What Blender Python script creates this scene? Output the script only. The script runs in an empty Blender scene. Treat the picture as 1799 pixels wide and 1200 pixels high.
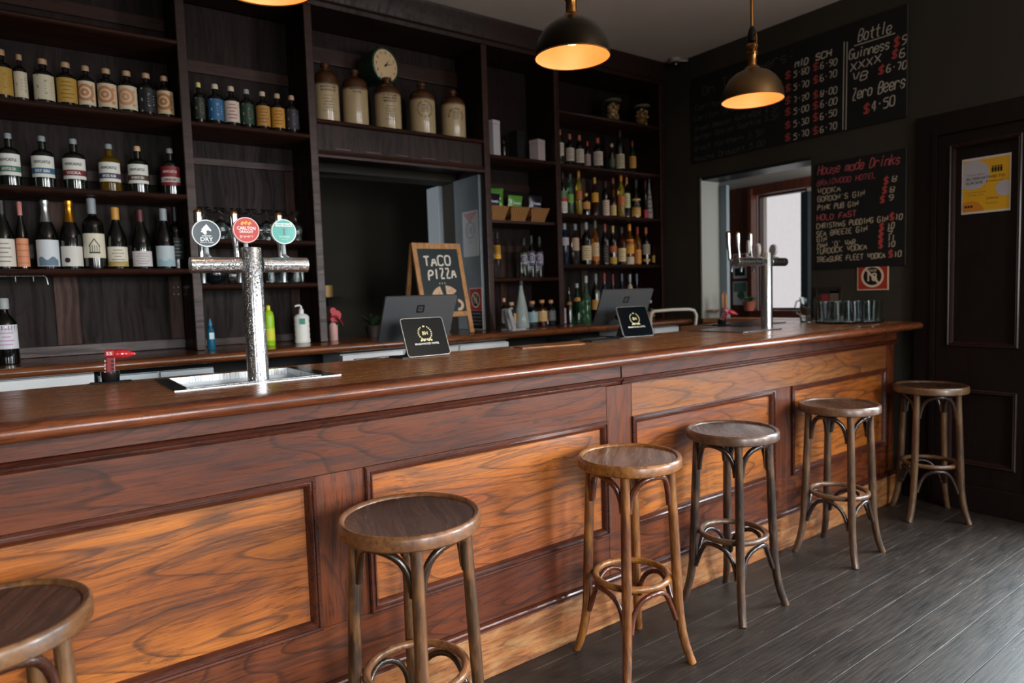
import bpy, math, random
from mathutils import Vector, Matrix
random.seed(7)
PI = math.pi
# ------------------------------------------------------------------ camera, world, light, exposure
SC = bpy.context.scene
COL = SC.collection
F_PX = 1168.3; CXP, CYP = 899.5, 600.0
YAW, PITCH, ROLL = math.radians(35.75), math.radians(4.12), math.radians(-1.85)
CAM = Vector((0, 0, 1.4))
fw = Vector((math.sin(YAW)*math.cos(PITCH), math.cos(YAW)*math.cos(PITCH), -math.sin(PITCH)))
rt = Vector((math.cos(YAW), -math.sin(YAW), 0)); up = rt.cross(fw)
R2 = math.cos(ROLL)*rt + math.sin(ROLL)*up
U2 = -math.sin(ROLL)*rt + math.cos(ROLL)*up
cd = bpy.data.cameras.new('camera'); cam = bpy.data.objects.new('camera', cd); COL.objects.link(cam)
cd.sensor_width = 36; cd.sensor_fit = 'HORIZONTAL'; cd.lens = F_PX/1799*36
cd.clip_start = .05
m = Matrix((R2, U2, -fw)).transposed().to_4x4(); m.translation = CAM
cam.matrix_world = m
cd.dof.use_dof = True; cd.dof.focus_distance = 2.25; cd.dof.aperture_fstop = 2.4
SC.camera = cam
SC.view_settings.view_transform = 'Standard'; SC.view_settings.look = 'None'
SC.view_settings.gamma = 1; SC.view_settings.exposure = 0.0; SC.view_settings.use_curve_mapping = False
W = bpy.data.worlds.new('sky'); SC.world = W; W.use_nodes = True
bgn = W.node_tree.nodes['Background']; bgn.inputs[0].default_value = (.88, .87, .90, 1); bgn.inputs[1].default_value = .85

def area(name, loc, rot, sx, sy, power, col, spread=PI):
    l = bpy.data.lights.new(name, 'AREA'); l.shape = 'RECTANGLE'; l.size = sx; l.size_y = sy
    l.energy = power; l.color = col; l.spread = spread
    o = bpy.data.objects.new(name, l); COL.objects.link(o); o.location = loc; o.rotation_euler = rot
    return o
YF = -2.4; XL_ = -3.2; XR = 4.56; ZC = 3.3; YB = 3.96
DAY = (.96, .98, 1.0)
# daylight standing in the openings of the front windows and the glazed street door in the end wall
FRONT_WINDOWS = [(2.7, .9, 48), (0.6, .9, 58), (-1.9, .9, 28)]
for wx, ww, pw in FRONT_WINDOWS:
    area('window_daylight', (wx, YF-.12, 1.65), (math.radians(60), 0, 0), ww, 1.5, pw, DAY, math.radians(95))
area('end_window_daylight', (XR+.1, -1.7, 1.65), (math.radians(66), 0, math.radians(82)), .95, 1.5, 330, DAY, math.radians(150))
area('street_door_daylight', (XR+.1, .72, 1.35), (math.radians(50), 0, math.radians(90)), .8, 1.9, 72, (.80, .93, 1), math.radians(110))
area('ceiling_fill_light', (2.7, YF-.10, 1.5), (math.radians(140), 0, 0), .9, 1.2, 120, (1, .95, .9), math.radians(75))  # added upward fill to brighten the ceiling, standing in for outdoor bounce
area('hatch_room_fill_light', (5.2, 2.12, 1.8), (math.radians(90), 0, 0), .6, 1.0, 14, DAY)  # added out-of-view fill that brightens the room behind the hatch
area('rear_room_daylight', (-.72, 5.3, 1.7), (math.radians(90), 0, math.radians(-90)), .8, 1.2, 30, DAY)

# ------------------------------------------------------------------ pixel -> place on a known plane
def ray(px, py):
    return R2*((px-CXP)/F_PX) - U2*((py-CYP)/F_PX) + fw
def at(px, py, x=None, y=None, z=None):
    d = ray(px, py)
    t = x/d.x if x is not None else (y/d.y if y is not None else (z-1.4)/d.z)
    return CAM + d*t
def depth(p): return (Vector(p)-CAM).dot(fw)

# ------------------------------------------------------------------ materials
def newmat(name):
    mt = bpy.data.materials.new(name); mt.use_nodes = True
    nt = mt.node_tree; return mt, nt, nt.nodes['Principled BSDF']
def lin(c):
    if isinstance(c, str):
        c = [int(c[i:i+2], 16)/255 for i in (0, 2, 4)]
        c = [v/12.92 if v <= .04045 else ((v+.055)/1.055)**2.4 for v in c]
    return (c[0], c[1], c[2], 1)
_mc = {}
def M(col, rough=.5, metal=0, trans=0, ior=1.45, coat=0, noise=0, nscale=20, bump=0, spec=.5, emis=0, alpha=1, key=None):
    k = (str(col), rough, metal, trans, ior, coat, noise, nscale, bump, spec, emis)
    if k in _mc: return _mc[k]
    mt, nt, b = newmat('mat_%d' % len(_mc))
    b.inputs['Base Color'].default_value = lin(col); b.inputs['Roughness'].default_value = rough
    b.inputs['Metallic'].default_value = metal; b.inputs['Transmission Weight'].default_value = trans
    b.inputs['IOR'].default_value = ior; b.inputs['Coat Weight'].default_value = coat
    b.inputs['Coat Roughness'].default_value = .12
    b.inputs['Specular IOR Level'].default_value = spec
    if emis:
        b.inputs['Emission Color'].default_value = lin(col); b.inputs['Emission Strength'].default_value = emis
    tc = nt.nodes.new('ShaderNodeTexCoord'); n = nt.nodes.new('ShaderNodeTexNoise')
    n.inputs['Scale'].default_value = nscale; n.inputs['Detail'].default_value = 3
    nt.links.new(tc.outputs['Object'], n.inputs['Vector'])
    amt = noise if noise else .06
    mx = nt.nodes.new('ShaderNodeMix'); mx.data_type = 'RGBA'; mx.blend_type = 'MULTIPLY'
    mx.inputs[0].default_value = amt
    mx.inputs[6].default_value = lin(col); nt.links.new(n.outputs['Fac'], mx.inputs[7])
    nt.links.new(mx.outputs[2], b.inputs['Base Color'])
    if bump:
        bp = nt.nodes.new('ShaderNodeBump'); bp.inputs['Strength'].default_value = bump; bp.inputs['Distance'].default_value = .003
        nt.links.new(n.outputs['Fac'], bp.inputs['Height']); nt.links.new(bp.outputs[0], b.inputs['Normal'])
    _mc[k] = mt; return mt

def math_n(nt, op, a, b=None):
    n = nt.nodes.new('ShaderNodeMath'); n.operation = op
    for i, v in enumerate((a, b)):
        if v is None: continue
        if isinstance(v, (int, float)): n.inputs[i].default_value = v
        else: nt.links.new(v, n.inputs[i])
    return n.outputs[0]
def mixc(nt, fac, a, b, blend='MIX'):
    n = nt.nodes.new('ShaderNodeMix'); n.data_type = 'RGBA'; n.blend_type = blend
    for i, v in ((0, fac), (6, a), (7, b)):
        if isinstance(v, (int, float)): n.inputs[i].default_value = v
        elif isinstance(v, tuple): n.inputs[i].default_value = v
        else: nt.links.new(v, n.inputs[i])
    return n.outputs[2]
def ramp(nt, fac, stops):
    n = nt.nodes.new('ShaderNodeValToRGB'); cr = n.color_ramp
    while len(cr.elements) < len(stops): cr.elements.new(.5)
    for e, (p, c) in zip(cr.elements, stops):
        e.position = p; e.color = (c, c, c, 1) if isinstance(c, (int, float)) else c
    nt.links.new(fac, n.inputs[0]); return n.outputs[0]
def noise_n(nt, vec, scale, detail=3, rough=.5):
    n = nt.nodes.new('ShaderNodeTexNoise'); n.inputs['Scale'].default_value = scale
    n.inputs['Detail'].default_value = detail; n.inputs['Roughness'].default_value = rough
    nt.links.new(vec, n.inputs['Vector']); return n.outputs['Fac']
def mapped(nt, src, scale, loc=(0, 0, 0)):
    n = nt.nodes.new('ShaderNodeMapping'); n.inputs['Scale'].default_value = scale; n.inputs['Location'].default_value = loc
    nt.links.new(src, n.inputs['Vector']); return n.outputs[0]
def wood(name, base, dark, light, axis=0, s=1.0, rings=9, ringamt=.55, rough=.38, coat=.15, fibre=.5, bump=.25, spec=.5, knots=0, off=(0, 0, 0), worn=None, patch=.6):
    mt, nt, b = newmat(name)
    tc = nt.nodes.new('ShaderNodeTexCoord').outputs['Object']
    sc = [3.2*s]*3; sc[axis] = .55*s
    v = mapped(nt, tc, sc, off)
    n1 = noise_n(nt, v, 1.3, 1.5, .45)
    r = math_n(nt, 'FRACT', math_n(nt, 'MULTIPLY', n1, rings*2.2))
    rm = ramp(nt, r, [(0, .1), (.5, .05), (.78, .25), (.88, 1), (.92, .9), (.96, 0)])
    sf = [210*s]*3; sf[axis] = 7*s
    fb = noise_n(nt, mapped(nt, tc, sf, off), 1.0, 5, .65)
    fbr = ramp(nt, fb, [(.36, 0), (.62, 1)])
    sg = [34*s]*3; sg[axis] = 1.3*s
    wob = nt.nodes.new('ShaderNodeVectorMath'); wob.operation = 'MULTIPLY_ADD'
    nz = nt.nodes.new('ShaderNodeTexNoise'); nz.inputs['Scale'].default_value = 2.2*s; nt.links.new(tc, nz.inputs['Vector'])
    nt.links.new(nz.outputs['Color'], wob.inputs[0]); wob.inputs[1].default_value = [.09/s if i != axis else 0 for i in range(3)]; nt.links.new(tc, wob.inputs[2])
    tcw = wob.outputs[0]
    fm = ramp(nt, noise_n(nt, mapped(nt, tcw, sg, off), 1.0, 5, .68), [(.47, 0), (.60, 1)])
    pt = ramp(nt, noise_n(nt, mapped(nt, tc, [1.0 if i == axis else 2.4 for i in range(3)], off), 1.0, 3, .55), [(.36, 0), (.64, 1)])
    c = mixc(nt, math_n(nt, 'MULTIPLY', pt, patch), lin(base), lin(light))
    c = mixc(nt, math_n(nt, 'MULTIPLY', fm, .5), c, lin(dark))
    c = mixc(nt, math_n(nt, 'MULTIPLY', rm, ringamt), c, lin(dark))
    c = mixc(nt, math_n(nt, 'MULTIPLY', math_n(nt, 'SUBTRACT', 1.0, fbr), fibre), c, mixc(nt, .5, c, lin(dark)))
    sp2 = [95*s]*3; sp2[axis] = 3.2*s
    pores = ramp(nt, noise_n(nt, mapped(nt, tcw, sp2, off), 1.0, 4, .7), [(.56, 0), (.62, 1)])
    c = mixc(nt, math_n(nt, 'MULTIPLY', pores, .55), c, lin(dark))
    if knots:
        vo = nt.nodes.new('ShaderNodeTexVoronoi'); vo.inputs['Scale'].default_value = 1.0
        sk = [3.0]*3; sk[axis] = 1.5
        nt.links.new(mapped(nt, tc, sk, off), vo.inputs['Vector'])
        km = ramp(nt, vo.outputs['Distance'], [(0, 1), (.05, .9), (.11, 0)])
        c = mixc(nt, math_n(nt, 'MULTIPLY', km, knots), c, lin('1c0f0a'))
    if worn:
        sw = [26.0]*3; sw[axis] = 6.0
        wv = ramp(nt, noise_n(nt, mapped(nt, tc, sw), 1.0, 5, .65), [(.48, 0), (.68, 1)])
        c = mixc(nt, math_n(nt, 'MULTIPLY', wv, .55), c, lin(worn))
    nt.links.new(c, b.inputs['Base Color'])
    rr = math_n(nt, 'ADD', math_n(nt, 'MULTIPLY', fm, .14), rough-.05)
    nt.links.new(rr, b.inputs['Roughness'])
    b.inputs['Coat Weight'].default_value = coat; b.inputs['Coat Roughness'].default_value = .2
    b.inputs['Specular IOR Level'].default_value = spec
    if bump:
        bp = nt.nodes.new('ShaderNodeBump'); bp.inputs['Strength'].default_value = bump; bp.inputs['Distance'].default_value = .0012
        nt.links.new(fb, bp.inputs['Height']); nt.links.new(bp.outputs[0], b.inputs['Normal'])
    return mt
def floor_mat():
    mt, nt, b = newmat('dark_floorboards')
    tc = nt.nodes.new('ShaderNodeTexCoord').outputs['Object']
    sp = nt.nodes.new('ShaderNodeSeparateXYZ'); nt.links.new(tc, sp.inputs[0])
    yb = math_n(nt, 'DIVIDE', math_n(nt, 'ADD', sp.outputs[1], 12.966), .143)
    fl = math_n(nt, 'FLOOR', yb); fr = math_n(nt, 'FRACT', yb)
    wn = nt.nodes.new('ShaderNodeTexWhiteNoise'); wn.noise_dimensions = '1D'; nt.links.new(fl, wn.inputs['W'])
    cb = nt.nodes.new('ShaderNodeCombineXYZ')
    nt.links.new(math_n(nt, 'ADD', sp.outputs[0], math_n(nt, 'MULTIPLY', wn.outputs[0], 30.0)), cb.inputs[0])
    nt.links.new(sp.outputs[1], cb.inputs[1]); nt.links.new(fl, cb.inputs[2])
    v = cb.outputs[0]
    n1 = noise_n(nt, mapped(nt, v, (1.2, 9, 1)), 1.5, 3, .55)
    fb = noise_n(nt, mapped(nt, v, (5, 110, 1)), 1.0, 5, .7)
    blot = ramp(nt, noise_n(nt, mapped(nt, tc, (2.2, 3.4, 1)), 1.6, 5, .65), [(.35, 0), (.68, 1)])
    c = mixc(nt, ramp(nt, n1, [(.3, 0), (.7, 1)]), lin('14100e'), lin('2c211a'))
    c = mixc(nt, math_n(nt, 'MULTIPLY', wn.outputs[0], .4), c, lin('38302b'))
    c = mixc(nt, math_n(nt, 'MULTIPLY', ramp(nt, fb, [(.44, 1), (.56, 0)]), .8), c, lin('0d0a08'))
    c = mixc(nt, math_n(nt, 'MULTIPLY', blot, .45), c, lin('393029'))
    sc2 = ramp(nt, noise_n(nt, mapped(nt, v, (7, 60, 1)), 1.0, 6, .75), [(.63, 0), (.70, 1)])
    c = mixc(nt, math_n(nt, 'MULTIPLY', sc2, .5), c, lin('8d8378'))
    edge = math_n(nt, 'ABSOLUTE', math_n(nt, 'SUBTRACT', fr, .5))
    g1 = ramp(nt, edge, [(.474, 0), (.484, 1), (.492, 1), (.495, 0)])   # pale worn arris
    wobble = ramp(nt, noise_n(nt, mapped(nt, tc, (3, 3, 1)), 2.0, 3, .6), [(.45, .0), (.7, .75)])
    c = mixc(nt, math_n(nt, 'MULTIPLY', g1, wobble), c, lin('857a6d'))
    g2 = ramp(nt, edge, [(.484, 0), (.492, 1)])
    c = mixc(nt, g2, c, lin('0c0908'))
    nt.links.new(c, b.inputs['Base Color'])
    nt.links.new(ramp(nt, fb, [(.3, .36), (.7, .6)]), b.inputs['Roughness'])
    b.inputs['Specular IOR Level'].default_value = .35
    bp = nt.nodes.new('ShaderNodeBump'); bp.inputs['Strength'].default_value = .5; bp.inputs['Distance'].default_value = .002
    hh = math_n(nt, 'SUBTRACT', math_n(nt, 'MULTIPLY', fb, .6), math_n(nt, 'MULTIPLY', g2, 1.5))
    nt.links.new(hh, bp.inputs['Height']); nt.links.new(bp.outputs[0], b.inputs['Normal'])
    return mt
def paint(name, col, col2, sc=2.0, rough=.8, bump=.2):
    mt, nt, b = newmat(name)
    tc = nt.nodes.new('ShaderNodeTexCoord').outputs['Object']
    n = ramp(nt, noise_n(nt, tc, sc, 5, .6), [(.35, 0), (.7, 1)])
    nt.links.new(mixc(nt, n, lin(col), lin(col2)), b.inputs['Base Color']); b.inputs['Roughness'].default_value = rough
    bp = nt.nodes.new('ShaderNodeBump'); bp.inputs['Strength'].default_value = bump; bp.inputs['Distance'].default_value = .002
    nt.links.new(noise_n(nt, tc, 60, 3), bp.inputs['Height']); nt.links.new(bp.outputs[0], b.inputs['Normal'])
    return mt
def steel(name, col='b9bcbd', rough=.28, droplets=0, axis=2):
    mt, nt, b = newmat(name)
    tc = nt.nodes.new('ShaderNodeTexCoord').outputs['Object']
    b.inputs['Metallic'].default_value = 1; b.inputs['Base Color'].default_value = lin(col)
    sc = [160]*3; sc[axis] = 3
    n = noise_n(nt, mapped(nt, tc, sc), 1.0, 2)
    if droplets:
        dn = noise_n(nt, tc, 210, 2, .5)
        dm = ramp(nt, dn, [(.52, 0), (.6, 1)])
        rn = ramp(nt, dn, [(.5, rough), (.62, .08)]); nt.links.new(rn, b.inputs['Roughness'])
        bp = nt.nodes.new('ShaderNodeBump'); bp.inputs['Strength'].default_value = .55; bp.inputs['Distance'].default_value = .002
        nt.links.new(dm, bp.inputs['Height']); nt.links.new(bp.outputs[0], b.inputs['Normal'])
    else:
        nt.links.new(ramp(nt, n, [(.3, rough-.05), (.7, rough+.08)]), b.inputs['Roughness'])
    return mt
def perforated(name):
    mt, nt, b = newmat(name)
    tc = nt.nodes.new('ShaderNodeTexCoord').outputs['Object']
    vo = nt.nodes.new('ShaderNodeTexVoronoi'); vo.inputs['Scale'].default_value = 130; vo.inputs['Randomness'].default_value = 0
    nt.links.new(tc, vo.inputs['Vector'])
    h = ramp(nt, vo.outputs['Distance'], [(.36, 1), (.42, 0)])
    nt.links.new(mixc(nt, h, lin('85898c'), lin('050505')), b.inputs['Base Color'])
    nt.links.new(math_n(nt, 'SUBTRACT', 1.0, h), b.inputs['Metallic']); b.inputs['Roughness'].default_value = .33
    return mt
def wicker():
    mt, nt, b = newmat('wicker')
    tc = nt.nodes.new('ShaderNodeTexCoord').outputs['Object']
    w = nt.nodes.new('ShaderNodeTexWave'); w.inputs['Scale'].default_value = 26; w.bands_direction = 'Z'; w.inputs['Distortion'].default_value = 2
    w2 = nt.nodes.new('ShaderNodeTexWave'); w2.inputs['Scale'].default_value = 18; w2.bands_direction = 'X'; w2.inputs['Distortion'].default_value = 1.5
    nt.links.new(tc, w.inputs[0]); nt.links.new(tc, w2.inputs[0])
    k = math_n(nt, 'MULTIPLY', w.outputs['Fac'], w2.outputs['Fac'])
    nt.links.new(mixc(nt, ramp(nt, k, [(0, 0), (.4, 1)]), lin('5d3815'), lin('cf9450')), b.inputs['Base Color'])
    bp = nt.nodes.new('ShaderNodeBump'); bp.inputs['Distance'].default_value = .006
    nt.links.new(k, bp.inputs['Height']); nt.links.new(bp.outputs[0], b.inputs['Normal']); b.inputs['Roughness'].default_value = .6
    return mt
def stone_jug():
    mt, nt, b = newmat('salt_glazed_stoneware')
    tc = nt.nodes.new('ShaderNodeTexCoord').outputs['Object']
    sp = nt.nodes.new('ShaderNodeSeparateXYZ'); nt.links.new(tc, sp.inputs[0])
    n = noise_n(nt, tc, 9, 4)
    zz = math_n(nt, 'ADD', sp.outputs[2], math_n(nt, 'MULTIPLY', math_n(nt, 'SUBTRACT', n, .5), .02))
    f = ramp(nt, zz, [(.218, 0), (.236, 1)])
    cream = mixc(nt, n, lin('a08a66'), lin('c2ab84'))
    nt.links.new(mixc(nt, f, cream, lin('46270f')), b.inputs['Base Color'])
    b.inputs['Roughness'].default_value = .28; b.inputs['Coat Weight'].default_value = .4
    return mt

WOOD_PANEL = wood('bar_panel_timber', '8f4719', '240e06', 'c4752c', 0, 1.0, 7, .6, .42, .08, .8, knots=.5, patch=.8)
WOOD_RAIL = wood('bar_rail_timber', '562611', '1a0a05', '7e4220', 0, 1.2, 6, .6, .42, .06, .5, knots=.5, spec=.35, off=(3, 1, 2))
WOOD_STILE = wood('bar_stile_timber', '582812', '1c0b06', '7c3f1c', 2, 1.4, 5, .5, .42, .06, .5, spec=.35, off=(1, 5, 2))
WOOD_MOULD = wood('bar_moulding_timber', '4a2317', '1b0a07', '60301d', 0, 1.5, 5, .4, .26, .35, .4, off=(5, 3, 1))
WOOD_SKIRT = wood('bar_skirting_timber', '8a5128', '3a1c0d', 'a96f3d', 0, 1.9, 4, .5, .5, .05, .5, knots=.6, off=(7, 3, 1), worn='b08a5c')
WOOD_TOP = wood('bar_top_timber', 'b0703f', '54301a', 'c88f5a', 0, 1.3, 5, .18, .27, .25, .5, patch=.35, knots=.5, bump=.12, off=(2, 7, 3))
WOOD_NOSE = wood('bar_nosing_timber', '71391f', '2a130b', '8f5330', 0, 1.6, 6, .5, .3, .3, .5, off=(9, 2, 3))
WOOD_CAB = wood('cabinet_dark_timber', '27160f', '0e0705', '351d15', 2, 1.0, 6, .4, .5, .0, .5, spec=.28, off=(4, 4, 4))
WOOD_CABX = wood('cabinet_dark_shelf_timber', '331b12', '110806', '45261a', 0, 1.0, 5, .4, .42, .03, .5, spec=.35, off=(4, 1, 4))
WOOD_BACK = wood('cabinet_back_timber', '241916', '0c0807', '30221c', 2, 1.0, 8, .5, .6, 0, .6, spec=.18, off=(6, 4, 4))
WOOD_BACKTOP = wood('back_counter_timber', '76401f', '2c140b', '8f552f', 0, 1.0, 7, .45, .25, .35, .4, off=(2, 8, 3))
WOOD_DOOR = wood('door_black_brown_timber', '150d0b', '080505', '1c110d', 2, 1.0, 5, .4, .5, .0, .4, spec=.25, off=(8, 4, 4))
WOOD_REDTRIM = wood('red_brown_trim', '5b2d1c', '29120b', '733c24', 2, 1.0, 5, .4, .4, .2, .4, off=(8, 1, 4))
WOOD_PINE = wood('easel_pine', 'b88552', '7c5028', 'cf9f68', 2, 1.6, 4, .35, .5, .05, .3)
FLOOR = floor_mat()
WALL_OLIVE = paint('olive_black_wall_paint', '2b281f', '353025', 1.5)
WALL_FRONT = paint('front_wall_paint', '3d382f', '4a443a', 1.5)
WALL_REAR = paint('rear_room_paint', '2b2920', '343127', 1.2)
CEIL = paint('ceiling_paint', 'b3a89f', 'c2b7ae', 1.1)
CREAM = paint('hatch_room_paint', 'b8b3ae', 'c9c4bf', 1.3)
STEEL = steel('brushed_steel'); STEEL_WET = steel('wet_steel', 'c2c5c6', .24, 1); CHROME = steel('chrome', 'd6d8da', .07)
STEEL_D = steel('dull_steel', '9aa3a6', .38, 0, 0)
BLACK = M('0b0c0d', .45); RECESS_BLACK = M('101112', .7)
WHITE = M('e4e6e4', .4)
STONE = stone_jug()
PERF = perforated('perforated_steel'); WICKER = wicker()

# ------------------------------------------------------------------ geometry helpers
class G:
    def __init__(s): s.v = []; s.f = []
    def add(s, v, f):
        o = len(s.v); s.v += [Vector(p) for p in v]; s.f += [[i+o for i in q] for q in f]; return s
    def box(s, x0, x1, y0, y1, z0, z1):
        v = [(x, y, z) for z in (z0, z1) for y in (y0, y1) for x in (x0, x1)]
        return s.add(v, [(0, 2, 3, 1), (4, 5, 7, 6), (0, 1, 5, 4), (1, 3, 7, 5), (3, 2, 6, 7), (2, 0, 4, 6)])
    def lathe(s, prof, n=24, c=(0, 0, 0), capb=True, capt=True):
        v = []; f = []
        for r, z in prof:
            for i in range(n):
                a = 2*PI*i/n; v.append((c[0]+r*math.cos(a), c[1]+r*math.sin(a), c[2]+z))
        for k in range(len(prof)-1):
            for i in range(n):
                j = (i+1) % n; f.append((k*n+i, k*n+j, (k+1)*n+j, (k+1)*n+i))
        if capb: f.append(tuple(reversed(range(n))))
        if capt: f.append(tuple(range((len(prof)-1)*n, len(prof)*n)))
        return s.add(v, f)
    def tube(s, pts, rad, n=10, closed=False, caps=True):
        pts = [Vector(p) for p in pts]; N = len(pts)
        if not hasattr(rad, '__len__'): rad = [rad]*N
        v = []; f = []; prev = None
        for k in range(N):
            if closed: t = pts[(k+1) % N]-pts[k-1]
            else: t = pts[min(k+1, N-1)]-pts[max(k-1, 0)]
            t.normalize()
            if prev is None:
                a = Vector((0, 0, 1)) if abs(t.z) < .9 else Vector((1, 0, 0)); nn = t.cross(a).normalized()
            else:
                nn = (prev - t*prev.dot(t)).normalized()
            prev = nn; b = t.cross(nn)
            for i in range(n):
                a = 2*PI*i/n; v.append(pts[k]+(nn*math.cos(a)+b*math.sin(a))*rad[k])
        for k in range(N if closed else N-1):
            k2 = (k+1) % N
            for i in range(n):
                j = (i+1) % n; f.append((k*n+i, k*n+j, k2*n+j, k2*n+i))
        if not closed and caps:
            f.append(tuple(reversed(range(n)))); f.append(tuple(range((N-1)*n, N*n)))
        return s.add(v, f)
    def sweepx(s, prof, x0, x1):
        # prof: closed polygon (y,z), extruded along x
        n = len(prof); v = [(x0, y, z) for y, z in prof]+[(x1, y, z) for y, z in prof]
        f = [(i, (i+1) % n, n+(i+1) % n, n+i) for i in range(n)]+[tuple(reversed(range(n))), tuple(range(n, 2*n))]
        return s.add(v, f)
    def frame(s, a0, a1, b0, b1, prof, to3):
        # mitred moulding around rectangle; prof=(inset, height) list; to3(a,b,h)->xyz
        v = []; f = []; n = len(prof)
        for ins, h in prof:
            for a, b in ((a0+ins, b0+ins), (a1-ins, b0+ins), (a1-ins, b1-ins), (a0+ins, b1-ins)):
                v.append(to3(a, b, h))
        for k in range(n-1):
            for i in range(4):
                j = (i+1) % 4; f.append((k*4+i, k*4+j, (k+1)*4+j, (k+1)*4+i))
        return s.add(v, f)
    def poly(s, pts, thick, to3):
        n = len(pts); v = [to3(a, b, 0) for a, b in pts]+[to3(a, b, thick) for a, b in pts]
        f = [tuple(range(n, 2*n)), tuple(reversed(range(n)))]+[(i, (i+1) % n, n+(i+1) % n, n+i) for i in range(n)]
        return s.add(v, f)
    def xf(s, mat):
        s.v = [mat @ p for p in s.v]; return s

def kids_name(n): return n
def obj(name, g, mat, parent=None, smooth=None, bevel=0, seg=2, props=None):
    me = bpy.data.meshes.new(name); me.from_pydata([tuple(p) for p in g.v], [], g.f); me.update()
    if mat: me.materials.append(mat)
    import bmesh
    bm = bmesh.new(); bm.from_mesh(me); bmesh.ops.recalc_face_normals(bm, faces=bm.faces)
    if bevel:
        es = [e for e in bm.edges if e.calc_face_angle(0) > .6]
        bmesh.ops.bevel(bm, geom=es, offset=bevel, segments=seg, affect='EDGES', profile=.6, clamp_overlap=True)
    if smooth:
        for fc in bm.faces: fc.smooth = True
        for e in bm.edges:
            if e.calc_face_angle(0) > smooth: e.smooth = False
    bm.to_mesh(me); bm.free()
    o = bpy.data.objects.new(name, me); COL.objects.link(o)
    if parent is not None: o.parent = parent
    return o
SM = math.radians(38)
def thing(name, label, cat, loc=(0, 0, 0), rz=0, group=None):
    o = bpy.data.objects.new(name, None); COL.objects.link(o); o.location = loc; o.rotation_euler = (0, 0, rz)
    o.empty_display_size = .05
    o['label'] = label; o['category'] = cat
    if group: o['group'] = group
    return o
def tag(o, label, cat, group=None):
    o['label'] = label; o['category'] = cat
    if group: o['group'] = group
    return o
def struct(o): o['kind'] = 'structure'; return o
def dup(root, loc=None, rz=None, label=None):
    r = root.copy(); COL.objects.link(r)
    if loc is not None: r.location = loc
    if rz is not None: r.rotation_euler = (0, 0, rz)
    if label: r['label'] = label
    for ch in list(root.children):
        c = ch.copy(); COL.objects.link(c); c.parent = r
        for g in ch.children:
            d = g.copy(); COL.objects.link(d); d.parent = c
    return r

# ------------------------------------------------------------------ writing
_tc = {}
def text_geo(txt, bold=False):
    """printed lettering: flat outline mesh (2D points, faces), cap height = 1, starts at x=0"""
    if (txt, bold) in _tc: return _tc[(txt, bold)]
    c = bpy.data.curves.new('t', 'FONT'); c.body = txt; c.resolution_u = 2
    if bold: c.offset = .018
    o = bpy.data.objects.new('t', c); COL.objects.link(o)
    bpy.context.view_layer.update()
    me = bpy.data.meshes.new_from_object(o.evaluated_get(bpy.context.evaluated_depsgraph_get()))
    v = [(p.co.x, p.co.y) for p in me.vertices]; f = [tuple(p.vertices) for p in me.polygons]
    bpy.data.objects.remove(o); bpy.data.curves.remove(c); bpy.data.meshes.remove(me)
    x0 = min(p[0] for p in v); x1 = max(p[0] for p in v)
    v = [((p[0]-x0)/.69, p[1]/.69) for p in v]
    _tc[(txt, bold)] = (v, f, (x1-x0)/.69); return _tc[(txt, bold)]
def put_text(g, txt, w, h, to3, a=0, b=0, centre=True, bold=False):
    """writes txt into G, width w, cap height h, anchored at (a,b) in the surface's own axes"""
    v, f, wd = text_geo(txt, bold); sx = w/wd
    off = -w/2 if centre else 0
    g.add([to3(a+off+p[0]*sx, b+p[1]*h) for p in v], f)
GL = {'A':'002640 1232','B':'00063645443303 3342413000','C':'4536160501103041','D':'0006264541200 0','E':'46060040 0333','F':'460600 0333',
'G':'453616050110304 14323','H':'0006 4046 0343','I':'2026','J':'46412010 01','K':'0006 460340','L':'060040','M':'0006234640','N':'00064046',
'O':'160501103041453616','P':'0006364544330 3','Q':'160501103041453616 2240','R':'00063645443303 2340','S':'453616050413334241301001','T':'0646 2620',
'U':'060110304146','V':'062046','W':'0610233046','X':'0046 0640','Y':'0623 4623 2320','Z':'06460040',
'0':'160501103041453616','1':'152620','2':'053645440040','3':'06362342413000','4':'360242 3630','5':'4606043443413000','6':'36160501103041423303','7':'064620','8':'1605041342413010010233444536 16','9':'43130405163645433010',
'$':'453616050413334241301001 2727 27 2726252423222120','.':'2021','·':'2324',"'":'2625',':':'2122 2425','%':'0046 0515 4131',
'a':'4334140301103041 4440','b':'0600 0314344341301001','c':'4334140301103041','d':'4640 4334140301103041','e':'0242433414030110304 1','f':'36261520 0434',
'g':'4334140301103041 44401000','h':'0600 031434434 0','i':'2420 2625','k':'0600 4402 1340','l':'2620','m':'0400 03143420 34444340','n':'0400 0314344340','o':'140301103041433414',
'p':'0400 0314344341301001','r':'0400 03143443','s':'433414031232413010 01','t':'26213040 0444','u':'040110304144 4440','v':'042044','y':'0420 442010','x':'0044 0440','w':'0410233044','v':'042044','z':'04440040'}
def clean(s):
    out = []
    for st in s.split(' '):
        out.append(st)
    return out
def strokes(ch):
    s = GL.get(ch)
    if not s: return []
    # join accidental splits of odd length, then read digit pairs
    parts = []; buf = ''
    for p in s.split(' '):
        buf += p
        if len(buf) % 2 == 0: parts.append(buf); buf = ''
    return [[(int(p[i]), int(p[i+1])) for i in range(0, len(p), 2)] for p in parts]
def smooth_line(pts):
    if len(pts) < 3: return pts
    out = [pts[0]]
    for i in range(1, len(pts)-1):
        a, b, c = pts[i-1], pts[i], pts[i+1]
        out.append((b[0]*.7+a[0]*.3, b[1]*.7+a[1]*.3)); out.append((b[0]*.7+c[0]*.3, b[1]*.7+c[1]*.3))
    return out+[pts[-1]]
CHK = [0]
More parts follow.
